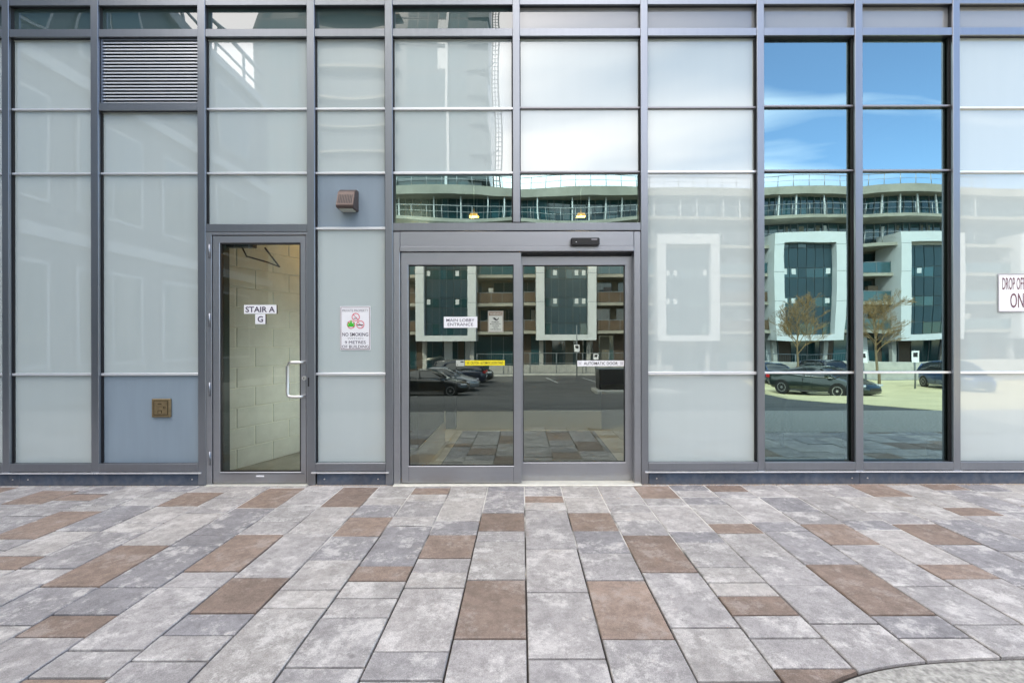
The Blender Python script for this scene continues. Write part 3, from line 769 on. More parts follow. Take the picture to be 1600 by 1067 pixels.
# lamp added to brighten the stairwell blocks (out of sight behind the frosted panel)
M['warm'] = emat('added_lamp_diffuser', (1.0, 0.98, 0.95), 21.0)
sl_t = thing('added_stair_lamp', (-1.46, 0.75, 0.6), 'unseen oval lamp added on the inner wall to brighten the stairwell', 'lamp')
bm = bmesh.new(); n = 18
ra = [[bm.verts.new((x_, 0.75 + w_ * math.cos(6.2832 * k / n), 0.72 + h_ * math.sin(6.2832 * k / n))) for k in range(n)] for x_, w_, h_ in ((-1.424, 0.09, 0.14), (-1.46, 0.085, 0.135), (-1.48, 0.05, 0.09))]
bm.faces.new(ra[0]); bm.faces.new(ra[2])
for q, w in zip(ra, ra[1:]):
    for k in range(n): bm.faces.new((q[k], q[(k + 1) % n], w[(k + 1) % n], w[k]))
mk('diffuser', bm, M['warm'], sl_t, True)
bm = bmesh.new()
ra = [[bm.verts.new((x_, 0.75 + w_ * math.cos(6.2832 * k / n), 0.72 + h_ * math.sin(6.2832 * k / n))) for k in range(n)] for x_, w_, h_ in ((-1.423, 0.12, 0.17), (-1.44, 0.12, 0.17), (-1.44, 0.092, 0.142))]
for q, w in zip(ra, ra[1:]):
    for k in range(n): bm.faces.new((q[k], q[(k + 1) % n], w[(k + 1) % n], w[k]))
mk('rim', bm, M['steel'], sl_t)
M['amber2'] = emat('amber_ceiling_diffuser', (1.0, 0.55, 0.18), 17.0)
cl_t = thing('ceiling_lamp', (-2.0, 1.5, 2.70), 'amber round ceiling lamp glowing at the top of the stairwell', 'lamp')
bm = bmesh.new(); n = 20
ra = [[bm.verts.new((-2.0 + r_ * math.cos(6.2832 * k / n), 1.5 + r_ * math.sin(6.2832 * k / n), z_)) for k in range(n)] for r_, z_ in ((0.13, 2.758), (0.125, 2.72), (0.08, 2.70))]
bm.faces.new(ra[0]); bm.faces.new(ra[2])
for q, w in zip(ra, ra[1:]):
    for k in range(n): bm.faces.new((q[k], q[(k + 1) % n], w[(k + 1) % n], w[k]))
mk('diffuser', bm, M['amber2'], cl_t, True)
# pendants in the lobby
M['amber'] = emat('amber_lamp_glow', (1.0, 0.42, 0.06), 1.3)
for (px, lab) in ((741, 'small amber pendant lamp behind the left pane over the sliding door'), (908, 'small amber pendant lamp behind the right pane over the sliding door')):
    yy = 2.1; xx = X(px, yy); z1 = Z(339, yy); z0 = Z(334.5, yy)
    t = thing('pendant_lamp', (xx, yy, z1), lab, 'lamp')
    bm = bmesh.new()
    w0, w1 = 0.045, 0.06
    q0 = [bm.verts.new((xx + sx_ * w0, yy + sy * 0.04, z0)) for sx_, sy in ((-1, -1), (1, -1), (1, 1), (-1, 1))]
    q1 = [bm.verts.new((xx + sx_ * w1, yy + sy * 0.05, z1)) for sx_, sy in ((-1, -1), (1, -1), (1, 1), (-1, 1))]
    bm.faces.new(q0); bm.faces.new(q1[::-1])
    for k in range(4): bm.faces.new((q0[k], q0[(k + 1) % 4], q1[(k + 1) % 4], q1[k]))
    mk('lamp_shade', bm, M['amber'], t)
    pl_ = bpy.data.lights.new('pendant_bulb', 'POINT'); pl_.energy = 15; pl_.color = (1.0, 0.86, 0.62); pl_.shadow_soft_size = 0.05
    po = bpy.data.objects.new('pendant_bulb', pl_); COL.objects.link(po); po.parent = t; po.location = (0, 0, -0.10)
    tb('stem', [(xx, yy, z0), (xx, yy, ZT - 0.145)], 0.006, M['steel'], t, 6)
# armchair in the lobby behind the right windows
M['sofa'] = pmat('teal_upholstery', (0.03, 0.06, 0.07), 0.8, var=0.15, scale=8)
ax, ay = X(1255, 1.6), 1.7
t = thing('armchair', (ax, ay, 0), 'dark teal lounge armchair standing in the lobby behind the window', 'armchair')
bx('seat', ax - 0.33, ax + 0.33, ay - 0.36, ay + 0.3, 0.14, 0.44, M['sofa'], t, 0.05)
bx('backrest', ax - 0.40, ax + 0.40, ay + 0.305, ay + 0.48, 0.14, 0.86, M['sofa'], t, 0.06)
for s in (-1, 1):
    bx('armrest', ax + s * 0.335, ax + s * 0.47, ay - 0.36, ay + 0.3, 0.14, 0.62, M['sofa'], t, 0.05)
    for q in (-0.28, 0.36): tb('leg', [(ax + s * 0.36, ay + q, 0.0), (ax + s * 0.36, ay + q, 0.145)], 0.018, M['plastic'], t, 8)

# ------------------------------------------------------------------ signs and fittings on the facade
def plate(name, px0, px1, py0, py1, y0, y1, m, label=None, cat='sign', bev=0.001):
    o = bx(name, X(px0), X(px1), y0, y1, Z(py1), Z(py0), m, None, bev)
    tag(o, label, cat); return o
def tx(parent, s, px0, px1, py0, py1, y, m, bold=0.0, name='lettering'):
    return text(name, s, X(px0), X(px1), Z(py1), Z(py0), y, m, parent, bold)
# STAIR A / G on the stair door
yg = yd + 0.015
for (r, s, tr, lab) in (((380, 431, 475.5, 489.3), 'STAIR A', (382.5, 428.5, 478, 487), 'white plate reading STAIR A on the stair door glass'),
                        ((397.5, 413.5, 489.8, 505.5), 'G', (401.5, 410, 493, 502.5), 'small white plate reading G below the STAIR A plate')):
    o = plate('sign', r[0], r[1], r[2], r[3], yg - 0.016, yg - 0.014, M['white'], lab)
    bx('backing', X(r[0]) + 0.001, X(r[1]) + 0.001, yg - 0.0135, yg - 0.001, Z(r[3]), Z(r[2]), M['black'], o)
    tx(o, s, *tr, yg - 0.0168, M['violet'], 0.02)
# no smoking
o = plate('sign', 528.5, 576.5, 477.5, 546.5, 0.040, 0.0425, M['white'], 'white no smoking sign on the frosted panel beside the stair door')
rg('border', (X(529.6), X(575.4), Z(545.3), Z(478.7)), (X(530.3), X(574.7), Z(544.6), Z(479.4)), 0.0388, 0.0394, M['maroon'], o)
tx(o, 'PRIVATE PROPERTY', 532, 573, 482.3, 486.2, 0.0385, M['grey_print'], 0.01)
for (cx, cz) in ((553.3, 494.5), (546, 506.5), (560.5, 506.3)):
    bm = bmesh.new(); annulus_y(bm, X(cx), Z(cz), 0.0384, 0.0394, 0.029, 0.0345); pr_ = mk('prohibition_ring', bm, M['red'], o)
    bm = bmesh.new()
    r_ = 0.030; d_ = Vector((1, 0, -1)).normalized(); e_ = Vector((1, 0, 1)).normalized() * 0.0022
    cc = Vector((X(cx), 0.0387, Z(cz)))
    bm.faces.new([bm.verts.new(p) for p in (cc - d_ * r_ - e_, cc + d_ * r_ - e_, cc + d_ * r_ + e_, cc - d_ * r_ + e_)])
    mk('prohibition_bar', bm, M['red'], o)
bx('cigarette_symbol', X(555.5), X(565), 0.0385, 0.0393, Z(507.6), Z(506.2), M['black'], o)
bx('vape_symbol', X(550), X(555), 0.0385, 0.0393, Z(497.2), Z(496.2), M['violet'], o)
bm = bmesh.new()
lc = Vector((X(546), 0.0376, Z(509.5)))
for a_, L in ((90, 0.060), (52, 0.05), (128, 0.052), (20, 0.04), (160, 0.042)):
    d_ = Vector((math.cos(R(a_)), 0, math.sin(R(a_)))); e_ = Vector((-d_.z, 0, d_.x)) * L * 0.17
    v = [bm.verts.new(p) for p in (lc, lc + d_ * L * 0.5 - e_, lc + d_ * L, lc + d_ * L * 0.5 + e_)]
    bm.faces.new(v)
mk('leaf_symbol', bm, M['green'], o)
tx(o, 'NO SMOKING', 532, 573, 519, 524.6, 0.0385, M['violet'], 0.004)
tx(o, 'WITHIN', 540, 565, 526.8, 529.2, 0.0385, M['grey_print'])
tx(o, '9 METRES', 536, 569, 532, 536.6, 0.0385, M['violet'])
tx(o, 'OF BUILDING', 531.5, 574, 538.8, 543.4, 0.0385, M['violet'])
# door stickers
yl = yo + 0.017
o = plate('sign', 693, 745.5, 494.5, 511.8, yl - 0.003, yl - 0.0012, M['white'], 'white sign reading MAIN LOBBY ENTRANCE on the left sliding door', bev=0)
tx(o, 'MAIN LOBBY', 697, 741, 497.6, 502.3, yl - 0.0036, M['violet'], 0.002)
tx(o, 'ENTRANCE', 699, 739, 504.3, 508.8, yl - 0.0036, M['violet'], 0.002)
o = plate('sign', 762.3, 786.3, 485.6, 519, yl - 0.003, yl - 0.0012, M['signgrey'], 'small grey WARNING surveillance sticker on the left sliding door', bev=0)
rg('border', (X(763), X(785.7), Z(518.3), Z(486.2)), (X(763.6), X(785.1), Z(517.7), Z(486.8)), yl - 0.0040, yl - 0.0033, M['signbrown'], o)
bx('header_band', X(764), X(784.6), yl - 0.0042, yl - 0.0033, Z(493), Z(487.4), M['signbrown'], o)
tx(o, 'WARNING', 765, 783.8, 488.4, 492.1, yl - 0.0048, M['signgrey'], 0.015)
bm = bmesh.new()
cv = [(769, 496.5), (773, 496), (776.5, 499), (778.5, 496.2), (779.6, 497.2), (776.8, 500.6), (774, 500.4)]
bm.faces.new([bm.verts.new((X(p), yl - 0.0036, Z(q))) for p, q in cv]); mk('camera_symbol', bm, M['black'], o)
for s, a_, b2, q in (('PREMISES', 768, 779.5, 502), ('MONITORED BY', 765.5, 783, 504.9), ('24 HOUR', 769, 779.5, 507.8), ('VIDEO', 770.5, 778, 510.7), ('SURVEILLANCE', 766, 782.5, 513.6)):
    tx(o, s, a_, b2, q, q + 1.9, yl - 0.0036, M['black'], 0.01)
o = plate('sign', 726.3, 788.5, 563, 571, yl - 0.003, yl - 0.0012, M['yellow'], 'long yellow CAUTION AUTOMATIC DOOR sticker on the left sliding door', bev=0)
tx(o, 'CAUTION - AUTOMATIC DOOR STAND', 735, 786, 564.8, 569.2, yl - 0.0036, M['black'], 0.005)
tx(o, ')|(', 728.5, 733, 564.6, 569.4, yl - 0.0036, M['black'], 0.01)
o = plate('sticker', 712, 725.2, 562.8, 571.8, yl - 0.003, yl - 0.0012, M['signgrey'], 'small grey square sticker left of the yellow caution sticker', 'sticker', bev=0)
bx('dark_window', X(719), X(724), yl - 0.0038, yl - 0.0033, Z(566.2), Z(564.3), M['black'], o)
bx('corner_mark', X(713.5), X(715), yl - 0.0038, yl - 0.0033, Z(570.3), Z(569), M['black'], o)
yr = ys + 0.017
Xr = lambda p: X(p, yr); Zr = lambda p: Z(p, yr)
o = bx('sign', Xr(902), Xr(976.0), yr - 0.003, yr - 0.0012, Zr(572.3), Zr(563.5), M['white']); tag(o, 'white AUTOMATIC DOOR sticker on the right sliding door', 'sign')
text('lettering', 'AUTOMATIC DOOR', Xr(912), Xr(965), Zr(570.2), Zr(565.6), yr - 0.0036, M['black'], o, 0.012)
text('lettering', ')|(', Xr(903.5), Xr(908.5), Zr(570.6), Zr(565.2), yr - 0.0036, M['grey_print'], o, 0.01)
text('lettering', ')|(', Xr(968.5), Xr(973.5), Zr(570.6), Zr(565.2), yr - 0.0036, M['grey_print'], o, 0.01)
# drop off sign at the right edge
o = plate('sign', 1567.5, 1634, 429, 488, 0.038, 0.0425, M['white'], 'large white DROP OFF ONLY sign on the panel at the right edge')
rg('rim', (X(1567), X(1634.5), Z(488.6), Z(428.4)), (X(1568.4), X(1633), Z(487.2), Z(429.8)), 0.0366, 0.0376, M['grey_print'], o)
tx(o, 'DROP OFF', 1573.5, 1609, 434.5, 453.5, 0.0364, M['maroon'], 0.0)
tx(o, 'ONLY', 1586, 1624, 459, 482, 0.0364, M['maroon'], 0.0)
# motion sensor
o = plate('motion_sensor', 891.5, 936, 373.5, 385.2, -0.052, -0.001, M['plastic'], 'long black motion sensor on the header over the right sliding door', 'sensor', bev=0.008)
bx('sensor_lens', X(896), X(932), -0.0535, -0.049, Z(384.2), Z(381.6), M['gasket'], o)
bx('maker_print', X(923), X(932), -0.0532, -0.051, Z(377.3), Z(375.8), M['grey_print'], o)
bx('indicator_light', X(899), X(900.2), -0.0532, -0.051, Z(381), Z(380), M['white'], o)
# brass outlet hatch
t = bx('outlet_hatch', X(232.5), X(262), 0.026, 0.0455, Z(651.5), Z(622.5), M['brass'], None, 0.004); tag(t, 'square brass locked outlet hatch on the blue grey panel', 'hatch')
rg('door_groove', (X(236), X(258.5), Z(648), Z(625)), (X(237), X(257.5), Z(647), Z(626)), 0.0245, 0.0258, M['brass_dark'], t)
bx('hatch_door', X(237.1), X(257.4), 0.0225, 0.0257, Z(646.9), Z(626.1), M['brass'], t, 0.001)
bx('cable_flap', X(243), X(249.5), 0.0205, 0.0222, Z(645), Z(640.3), M['brass_dark'], t)
bx('flap_lid', X(244), X(248.5), 0.019, 0.0204, Z(645), Z(641.3), M['brass'], t)
bm = bmesh.new(); disc_y(bm, X(253.5), Z(636), 0.0185, 0.0224, 0.009, 16); lk = mk('lock', bm, M['brass_dark'], t)
bm = bmesh.new(); disc_y(bm, X(254.3), Z(636), 0.0165, 0.0184, 0.005, 14); mk('lock_core', bm, M['brass'], lk)
bx('stamped_mark', X(243), X(249), 0.0212, 0.0224, Z(631), Z(629.8), M['brass_dark'], t)
# wall light
t = thing('wall_light', (X(545), 0.04, Z(329)), 'bronze wedge wall light with vertical slots above the no smoking sign', 'wall light')
x0, x1 = X(531.5), X(558)
pro = [(0.046, Z(296)), (-0.005, Z(296.5)), (-0.045, Z(302)), (-0.088, Z(324)), (-0.084, Z(327.5)), (-0.07, Z(328.5)), (0.046, Z(328.5))]
bm = bmesh.new()
va = [bm.verts.new((x0, y, z)) for y, z in pro]; vb = [bm.verts.new((x1, y, z)) for y, z in pro]
bm.faces.new(va); bm.faces.new(vb[::-1])
for k in range(len(pro)): bm.faces.new((va[k], va[(k + 1) % len(pro)], vb[(k + 1) % len(pro)], vb[k]))
bmesh.ops.recalc_face_normals(bm, faces=bm.faces)
bmesh.ops.bevel(bm, geom=list(bm.edges), offset=0.003, segments=2, affect='EDGES')
mk('housing', bm, M['bronze'], t)
def slope(py):  # point on the slanted front face
    za, zb_ = Z(302), Z(324); z = Z(py); f = (za - z) / (za - zb_); return (-0.045 - 0.043 * f, z)
for i in range(9):
    xc = X(534.6 + i * 2.5)
    bm = bmesh.new()
    (ya, za), (yb, zb_) = slope(307), slope(321.5)
    w = 0.0028; d = 0.0012
    v = [bm.verts.new(p) for p in ((xc - w, ya - d, za), (xc + w, ya - d, za), (xc + w * 1.25, yb - d, zb_), (xc - w * 1.25, yb - d, zb_),
                                   (xc - w, ya + 0.004, za), (xc + w, ya + 0.004, za), (xc + w * 1.25, yb + 0.004, zb_), (xc - w * 1.25, yb + 0.004, zb_))]
    for q in ((0, 1, 2, 3), (4, 7, 6, 5), (0, 4, 5, 1), (1, 5, 6, 2), (2, 6, 7, 3), (3, 7, 4, 0)): bm.faces.new([v[k] for k in q])
    mk('slot', bm, M['gasket'], t)
bx('lens', X(535), X(555), -0.06, 0.02, Z(330.2), Z(328.7), M['signgrey'], t)

# ================================================================== what stands behind the camera (seen mirrored in the glass)
M['fwhite'] = pmat('white_metal_cladding', (0.64, 0.66, 0.66), 0.45, var=0.04, scale=0.6)
M['slab2'] = pmat('balcony_concrete', (0.34, 0.325, 0.27), 0.8, var=0.2, scale=0.5)
M['bglass'] = pmat('dark_teal_window_glass', (0.012, 0.052, 0.06), 0.06, 0.0, spec=1.0)
M['bglass2'] = pmat('mid_teal_window_glass', (0.028, 0.088, 0.105), 0.08, 0.0, spec=1.0)
M['bpanel'] = pmat('blue_grey_cladding', (0.022, 0.052, 0.068), 0.35, var=0.15, scale=0.5)
M['bmull'] = pmat('window_mullion_grey', (0.16, 0.18, 0.19), 0.5)
M['brail'] = pmat('bronze_balcony_rail', (0.095, 0.062, 0.035), 0.6, var=0.35, scale=0.8)
M['bbeige'] = pmat('beige_recess_wall', (0.17, 0.16, 0.125), 0.8, var=0.2, scale=0.4)
M['brown_wood'] = pmat('brown_wall_cladding', (0.09, 0.065, 0.045), 0.7, var=0.25, scale=0.5)
M['galv'] = pmat('galvanised_steel', (0.42, 0.43, 0.43), 0.45, 0.7)
M['kerb'] = pmat('kerb_concrete', (0.45, 0.44, 0.40), 0.85, var=0.15, scale=2)
FY = -41.1
LV = [-1.77, 2.3, 5.1, 7.9, 10.7, 13.5, 16.3]
BX0, BX1 = -14.0, 58.0
apt = thing('apartment_building', (22, FY - 6, -1.77), 'six storey apartment block with white framed bays and curved balcony slabs', 'building')
def wave(x, lv):
    return 0.28 * math.sin(2 * math.pi * (x - 10.3) / 23.6 + (0 if lv < 5 else 0.6)) + (0.12 * math.sin(x * 0.31 + lv) if lv >= 4 else 0)
def slab(lv, z0, z1, off, amp):
    bm = bmesh.new(); prev = None
    n = 120
    for i in range(n + 1):
        x = BX0 + (BX1 - BX0) * i / n
        y = FY + off + amp * wave(x, lv)
        cur = [bm.verts.new((x, y, z0)), bm.verts.new((x, y + 0.0, z1)), bm.verts.new((x, FY - 12, z1)), bm.verts.new((x, FY - 12, z0))]
        if prev:
            for k in range(4): bm.faces.new((prev[k], prev[(k + 1) % 4], cur[(k + 1) % 4], cur[k]))
        else: bm.faces.new(cur)
        prev = cur
    bm.faces.new(prev[::-1])
    return mk('balcony_slab' if lv < 6 else 'roof_slab', bm, M['slab2'], apt)
for lv in range(1, 6): slab(lv, LV[lv] - 0.30, LV[lv], 0.10 if lv < 4 else 0.35, 1.0 if lv > 3 else 0.35)
slab(6, LV[6] - 0.75, LV[6], 0.35, 1.2)
# recessed storey walls
rngb = random.Random(21)
for lv in range(6):
    back = FY - (2.2 if lv in (1, 2, 3) else (1.6 if lv == 0 else (1.9 if lv == 4 else 0.9)))
    bx('storey_wall', BX0, BX1, back - 0.4, back - 0.1, LV[lv], LV[lv + 1] - 0.31, M['brown_wood'] if lv == 0 else (M['bbeige'] if lv < 4 else M['bpanel']), apt)
    x = BX0 + 0.4
    while x < 46:
        wd = rngb.choice((1.0, 1.2, 1.5)) if lv < 4 else rngb.choice((0.5, 0.6, 0.8)); gap = rngb.choice((0.06, 0.06, 0.06, 0.7, 1.3)) if lv < 4 else 0.06
        h0 = 0.1 if rngb.random() < 0.7 else 0.9
        if lv == 0: h0 = 0.3
        w_ = bx('window', x, x + wd, back - 0.099, back - 0.05, LV[lv] + h0, LV[lv + 1] - 0.5, M['bglass'] if rngb.random() < 0.65 else M['bglass2'], apt)
        if rngb.random() < 0.35 and lv < 5:
            bx('curtain', x + 0.1, x + wd * rngb.uniform(0.4, 0.9), back - 0.0495, back - 0.04, LV[lv] + h0 + 0.1, LV[lv + 1] - 0.6, M['fwhite'] if rngb.random() < 0.5 else M['bbeige'], w_)
        bx('window_mullion', x + wd, x + wd + 0.05, back - 0.09, back + 0.02, LV[lv] + 0.05, LV[lv + 1] - 0.4, M['bmull'], apt)
        x += wd + gap
# white framed bays
CX = [4.43 + 11.8 * k for k in range(-1, 5)]
fz0, fz1 = 1.35, 11.65
for i, cx in enumerate(CX):
    ow = 5.9
    yf = FY + 0.95
    f = rg('bay_frame', (cx - ow / 2, cx + ow / 2, fz0, fz1), (cx - ow / 2 + 0.82, cx + ow / 2 - 0.82, fz0 + 0.55, fz1 - 0.95), yf - 2.6, yf, M['fwhite'], apt)
    for zj in (LV[2], LV[3], LV[4] - 0.15):
        for s in (-1, 1):
            bx('panel_joint', cx + s * (ow / 2 - 0.82) - (0.0 if s > 0 else 0.0), cx + s * ow / 2, yf + 0.0005, yf + 0.006, zj - 0.02, zj + 0.02, M['bmull'], f)
    gx0, gx1, gz0, gz1 = cx - ow / 2 + 0.82, cx + ow / 2 - 0.82, fz0 + 0.55, fz1 - 0.95
    zr = [gz0, LV[1] + 0.75, LV[2] - 0.5, LV[2] + 0.45, LV[3] - 0.5, LV[3] + 0.45, LV[4] - 0.45, gz1]
    for r in range(7):
        for c in range(6):
            xa = gx0 + (gx1 - gx0) * c / 6; xb = gx0 + (gx1 - gx0) * (c + 1) / 6
            tall = r % 2 == 0
            dk = (c in (0, 1, 4, 5) and r in (2, 4)) 
            mm_ = M['bglass'] if dk or (tall and rngb.random() < 0.3) else (M['bpanel'] if not tall and rngb.random() < 0.5 else M['bglass2'] if tall and rngb.random() < 0.25 else M['bpanel'])
            p = bx('pane', xa + 0.03, xb - 0.03, yf - 0.62, yf - 0.55, zr[r] + 0.03, zr[r + 1] - 0.03, mm_, f)
            if dk and rngb.random() < 0.7:
                bx('sticker', xa + 0.18, xb - 0.18, yf - 0.5495, yf - 0.545, zr[r] + 0.35, zr[r] + 0.85, M['fwhite'], f)
    bx('bay_backing', gx0, gx1, yf - 0.9, yf - 0.63, gz0, gz1, M['bmull'], f)
# balcony fronts between the bays
edges = [BX0] + [e for cx in CX for e in (cx - 2.95, cx + 2.95)] + [BX1]
for lv in (1, 2, 3):
    for a, b in zip(edges[0::2], edges[1::2]):
        if b - a < 0.5: continue
        o = bx('balcony_panel', a + 0.05, b - 0.05, FY - 0.05, FY - 0.02, LV[lv] + 0.06, LV[lv] + 1.0, M['brail'] if lv < 3 and a < 20 else M['bglass2'], apt)
        bx('handrail', a + 0.02, b - 0.02, FY - 0.06, FY + 0.0, LV[lv] + 1.02, LV[lv] + 1.08, M['bmull'], o)
        for q_ in range(2):
            xi = rngb.uniform(a + 0.4, max(a + 0.5, b - 1.0)); hi = rngb.choice((0.5, 0.8, 1.2, 1.6))
            bx('balcony_item', xi, xi + rngb.uniform(0.25, 0.8), FY - rngb.uniform(1.0, 1.4), FY - 0.7, LV[lv] + 0.002, LV[lv] + hi, rngb.choice((M['fwhite'], M['brown_wood'], M['bbeige'], M['plastic'], M['kerb'])), o)
        x = a + 0.3
        while x < b - 0.2:
            bx('baluster', x, x + 0.05, FY - 0.015, FY + 0.0, LV[lv] + 0.02, LV[lv] + 1.01, M['bmull'], o); x += 1.1
for lv in (4, 5, 6):
    off = {4: 0.2, 5: 0.1, 6: 0.1}[lv]
    prevp = None; x = BX0 + 0.5
    bmr = bmesh.new()
    pts = []
    while x < 46:
        y = FY + off + (1.0 if lv < 6 else 1.2) * wave(x, lv)
        pts.append((x, y)); x += 1.45
    rl = tb('handrail', [(p[0], p[1], LV[lv] + 1.1) for p in pts], 0.035, M['galv'], apt, 6)
    tb('mid_rail', [(p[0], p[1], LV[lv] + 0.6) for p in pts], 0.02, M['galv'], rl, 5)
    for p in pts: tb('rail_post', [(p[0], p[1], LV[lv] + 0.0), (p[0], p[1], LV[lv] + 1.1)], 0.035, M['galv'], rl, 5)
x = BX0 + 2
while x < 46:
    bx('column', x, x + 0.12, FY - 0.25, FY - 0.13, LV[5], LV[6] - 0.76, M['fwhite'], apt); x += rngb.choice((1.6, 2.6, 3.4))
for cx in CX:
    bx('ground_column', cx - 2.6, cx - 2.2, FY - 0.9, FY - 0.5, -1.77, 2.0, M['kerb'], apt)
    bx('ground_column', cx + 2.2, cx + 2.6, FY - 0.9, FY - 0.5, -1.77, 2.0, M['kerb'], apt)

# tower behind, with the hoist mast
M['tglass'] = pmat('tower_grey_glass', (0.075, 0.10, 0.105), 0.25, 0.0, var=0.15, scale=0.15, spec=0.6)
M['tglass2'] = pmat('tower_teal_glass', (0.04, 0.085, 0.095), 0.15, 0.0, spec=0.8)
TY = -50.0
tw = thing('tower_block', (-17, TY - 10, -1.77), 'tall dark glass residential tower with pale floor edges', 'building')
bx('tower_core', -31.5, -4.6, TY - 20, TY, -1.77, 74, M['tglass'], tw)
rngt = random.Random(3)
for i in range(17):
    z = 16.6 + 3.3 * i
    bx('floor_edge', -24.0, -14.5, TY + 0.001, TY + 0.9, z, z + 0.28, M['slab2'], tw)
    bx('floor_line', -31.4, -4.7, TY + 0.052, TY + 0.07, z + 0.05, z + 0.2, M['bmull'], tw)
    bx('balcony_edge', -6.2, -4.1 + rngt.uniform(0, 0.5), TY - 3, TY + 0.5, z, z + 2.4, M['tglass'], tw)
    for c in range(6):
        if rngt.random() < 0.75:
            xa = -30.8 + c * 1.15
            bx('window', xa, xa + 1.0, TY + 0.001, TY + 0.05, z + 0.4, z + 3.1, M['tglass2'], tw)
    for c in range(6):
        xa = -13.6 + c * 1.25
        bx('window', xa, xa + 1.1, TY + 0.001, TY + 0.05, z + 0.4, z + 3.1, M['fwhite'] if (c == 3 and i in (5, 6)) else M['tglass2'], tw)  # two windows coloured white to look lit
bx('service_pipe', -8.9, -8.6, TY + 0.01, TY + 0.3, 16.5, 74, M['fwhite'], tw)
M['mast'] = pmat('brown_mast_steel', (0.07, 0.05, 0.045), 0.6)
hm = thing('hoist_mast', (-2.75, TY + 2.2, 16.3), 'slender lattice hoist mast standing beside the tower', 'mast')
mw = 0.36; mcx, mcy = -2.75, TY + 2.2
for sx_ in (-1, 1):
    for sy in (-1, 1):
        bx('chord', mcx + sx_ * mw - 0.06, mcx + sx_ * mw + 0.06, mcy + sy * mw - 0.06, mcy + sy * mw + 0.06, 16.3, 62, M['mast'], hm)
bx('centre_chord', mcx - 0.04, mcx + 0.04, mcy + mw - 0.03, mcy + mw + 0.05, 16.3, 62, M['mast'], hm)
for i in range(88):
    z = 16.6 + i * 0.5
    bx('rung', mcx - mw + 0.061, mcx + mw - 0.061, mcy + mw - 0.02, mcy + mw + 0.04, z, z + 0.06, M['mast'], hm)
for z in (23, 33, 43, 53):
    tb('tie_bar', [(mcx, mcy, z), (mcx - 1.8, TY, z - 0.3)], 0.06, M['mast'], hm, 5)

# left wing, square to the entrance front
M['wingwall'] = pmat('wing_grey_cladding', (0.11, 0.125, 0.14), 0.4, var=0.08, scale=0.7)
wg = thing('side_wing', (-14, -6, 0), 'three storey grey wing with rows of windows at the left of the forecourt', 'building')
bx('wing_wall', -18, -9.75, -13.6, -0.05, -0.09, 10.3, M['wingwall'], wg)
for i, z in enumerate((3.35, 6.8, 10.12)):
    bx('string_course', -9.749, -9.60, -13.65, -0.06, z, z + 0.26, M['fwhite'], wg)
for r, z in enumerate((0.7, 4.1, 7.5)):
    for c in range(5):
        y = -1.4 - c * 2.3
        w_ = rg('window', (0, 1, 0, 1), (0.1, 0.9, 0.1, 0.9), 0, 1, M['fwhite'], wg) if False else None
        fr = bx('window', -9.749, -9.70, y - 1.7, y, z, z + 2.2, M['fwhite'], wg)
        for h in range(2):
            bx('pane', -9.699, -9.685, y - 1.62 + h * 0.8, y - 0.88 + h * 0.8, z + 0.08, z + 2.12, M['bglass'] if (r + c + h) % 4 else M['bglass2'], fr)
for c in range(9):
    bx('rail_post', -9.86, -9.80, -0.3 - c * 1.5, -0.24 - c * 1.5, 10.3, 11.4, M['fwhite'], wg)
bx('roof_rail', -9.88, -9.78, -13.6, -0.2, 11.38, 11.46, M['fwhite'], wg)
bx('roof_rail', -9.86, -9.80, -13.6, -0.2, 10.85, 10.90, M['fwhite'], wg)

# kerb, low wall and fence at the far side of the lot
kb = bx('kerb', -40, 16, -36.6, -36.2, -1.80, -1.64, M['kerb'], None, 0.02); tag(kb, 'pale concrete kerb along the far side of the parking lot', None, kind='structure')
lw_ = bx('low_wall', -3, 14, -38.4, -38.1, -1.80, -0.95, M['kerb'], None, 0.02); tag(lw_, 'low grey concrete wall behind the lot fence', 'wall')
fn = thing('lot_fence', (5, -37, -1.77), 'tall steel post and wire fence along the far kerb', 'fence')
x = -4.0
while x < 30:
    tb('post', [(x, -37, -1.8), (x, -37, 0.2)], 0.04, M['bmull'], fn, 6); x += 2.4
for z in (0.17, -0.75, -1.6): tb('rail', [(-4, -37, z), (30, -37, z)], 0.03, M['bmull'], fn, 6)
bm = bmesh.new(); x = -3.9
while x < 30: box(bm, x, x + 0.012, -37.01, -36.998, -1.7, 0.15); x += 0.2
w_ = mk('wire_infill', bm, M['bmull'], fn); w_['kind'] = 'stuff'

def pole_sign(X_, Y_, zt, zs0, zs1, w, label, pole_h):
    t = thing('sign_post', (X_, -Y_, gz(Y_)), label, 'sign post')
    tb('pole', [(X_, -Y_, gz(Y_) - 0.05), (X_, -Y_, pole_h)], 0.05, M['bmull'], t, 8)
    bx('sign_plate', X_ - w / 2, X_ + w / 2, -Y_ + 0.055, -Y_ + 0.07, zs0, zs1, M['white'], t, 0.003)
    bx('symbol', X_ - w * 0.3, X_ + w * 0.3, -Y_ + 0.0705, -Y_ + 0.074, zs0 + (zs1 - zs0) * 0.45, zs0 + (zs1 - zs0) * 0.85, M['black'], t)
pole_sign(4.75, 34.5, 0, 0.35, 0.95, 0.45, 'slim dark lamp pole carrying a white parking notice', 2.6)
pole_sign(6.5, 35.2, 0, -0.35, 0.15, 0.45, 'short post with a white and red notice by the fence', 0.2)
pole_sign(18.3, 20.3, 0, 0.05, 0.65, 0.42, 'post with a pale blue parking notice near the bare tree', 0.7)
pole_sign(25.0, 25.0, 0, -0.05, 0.65, 0.42, 'post with a white notice at the far right of the lot', 0.7)

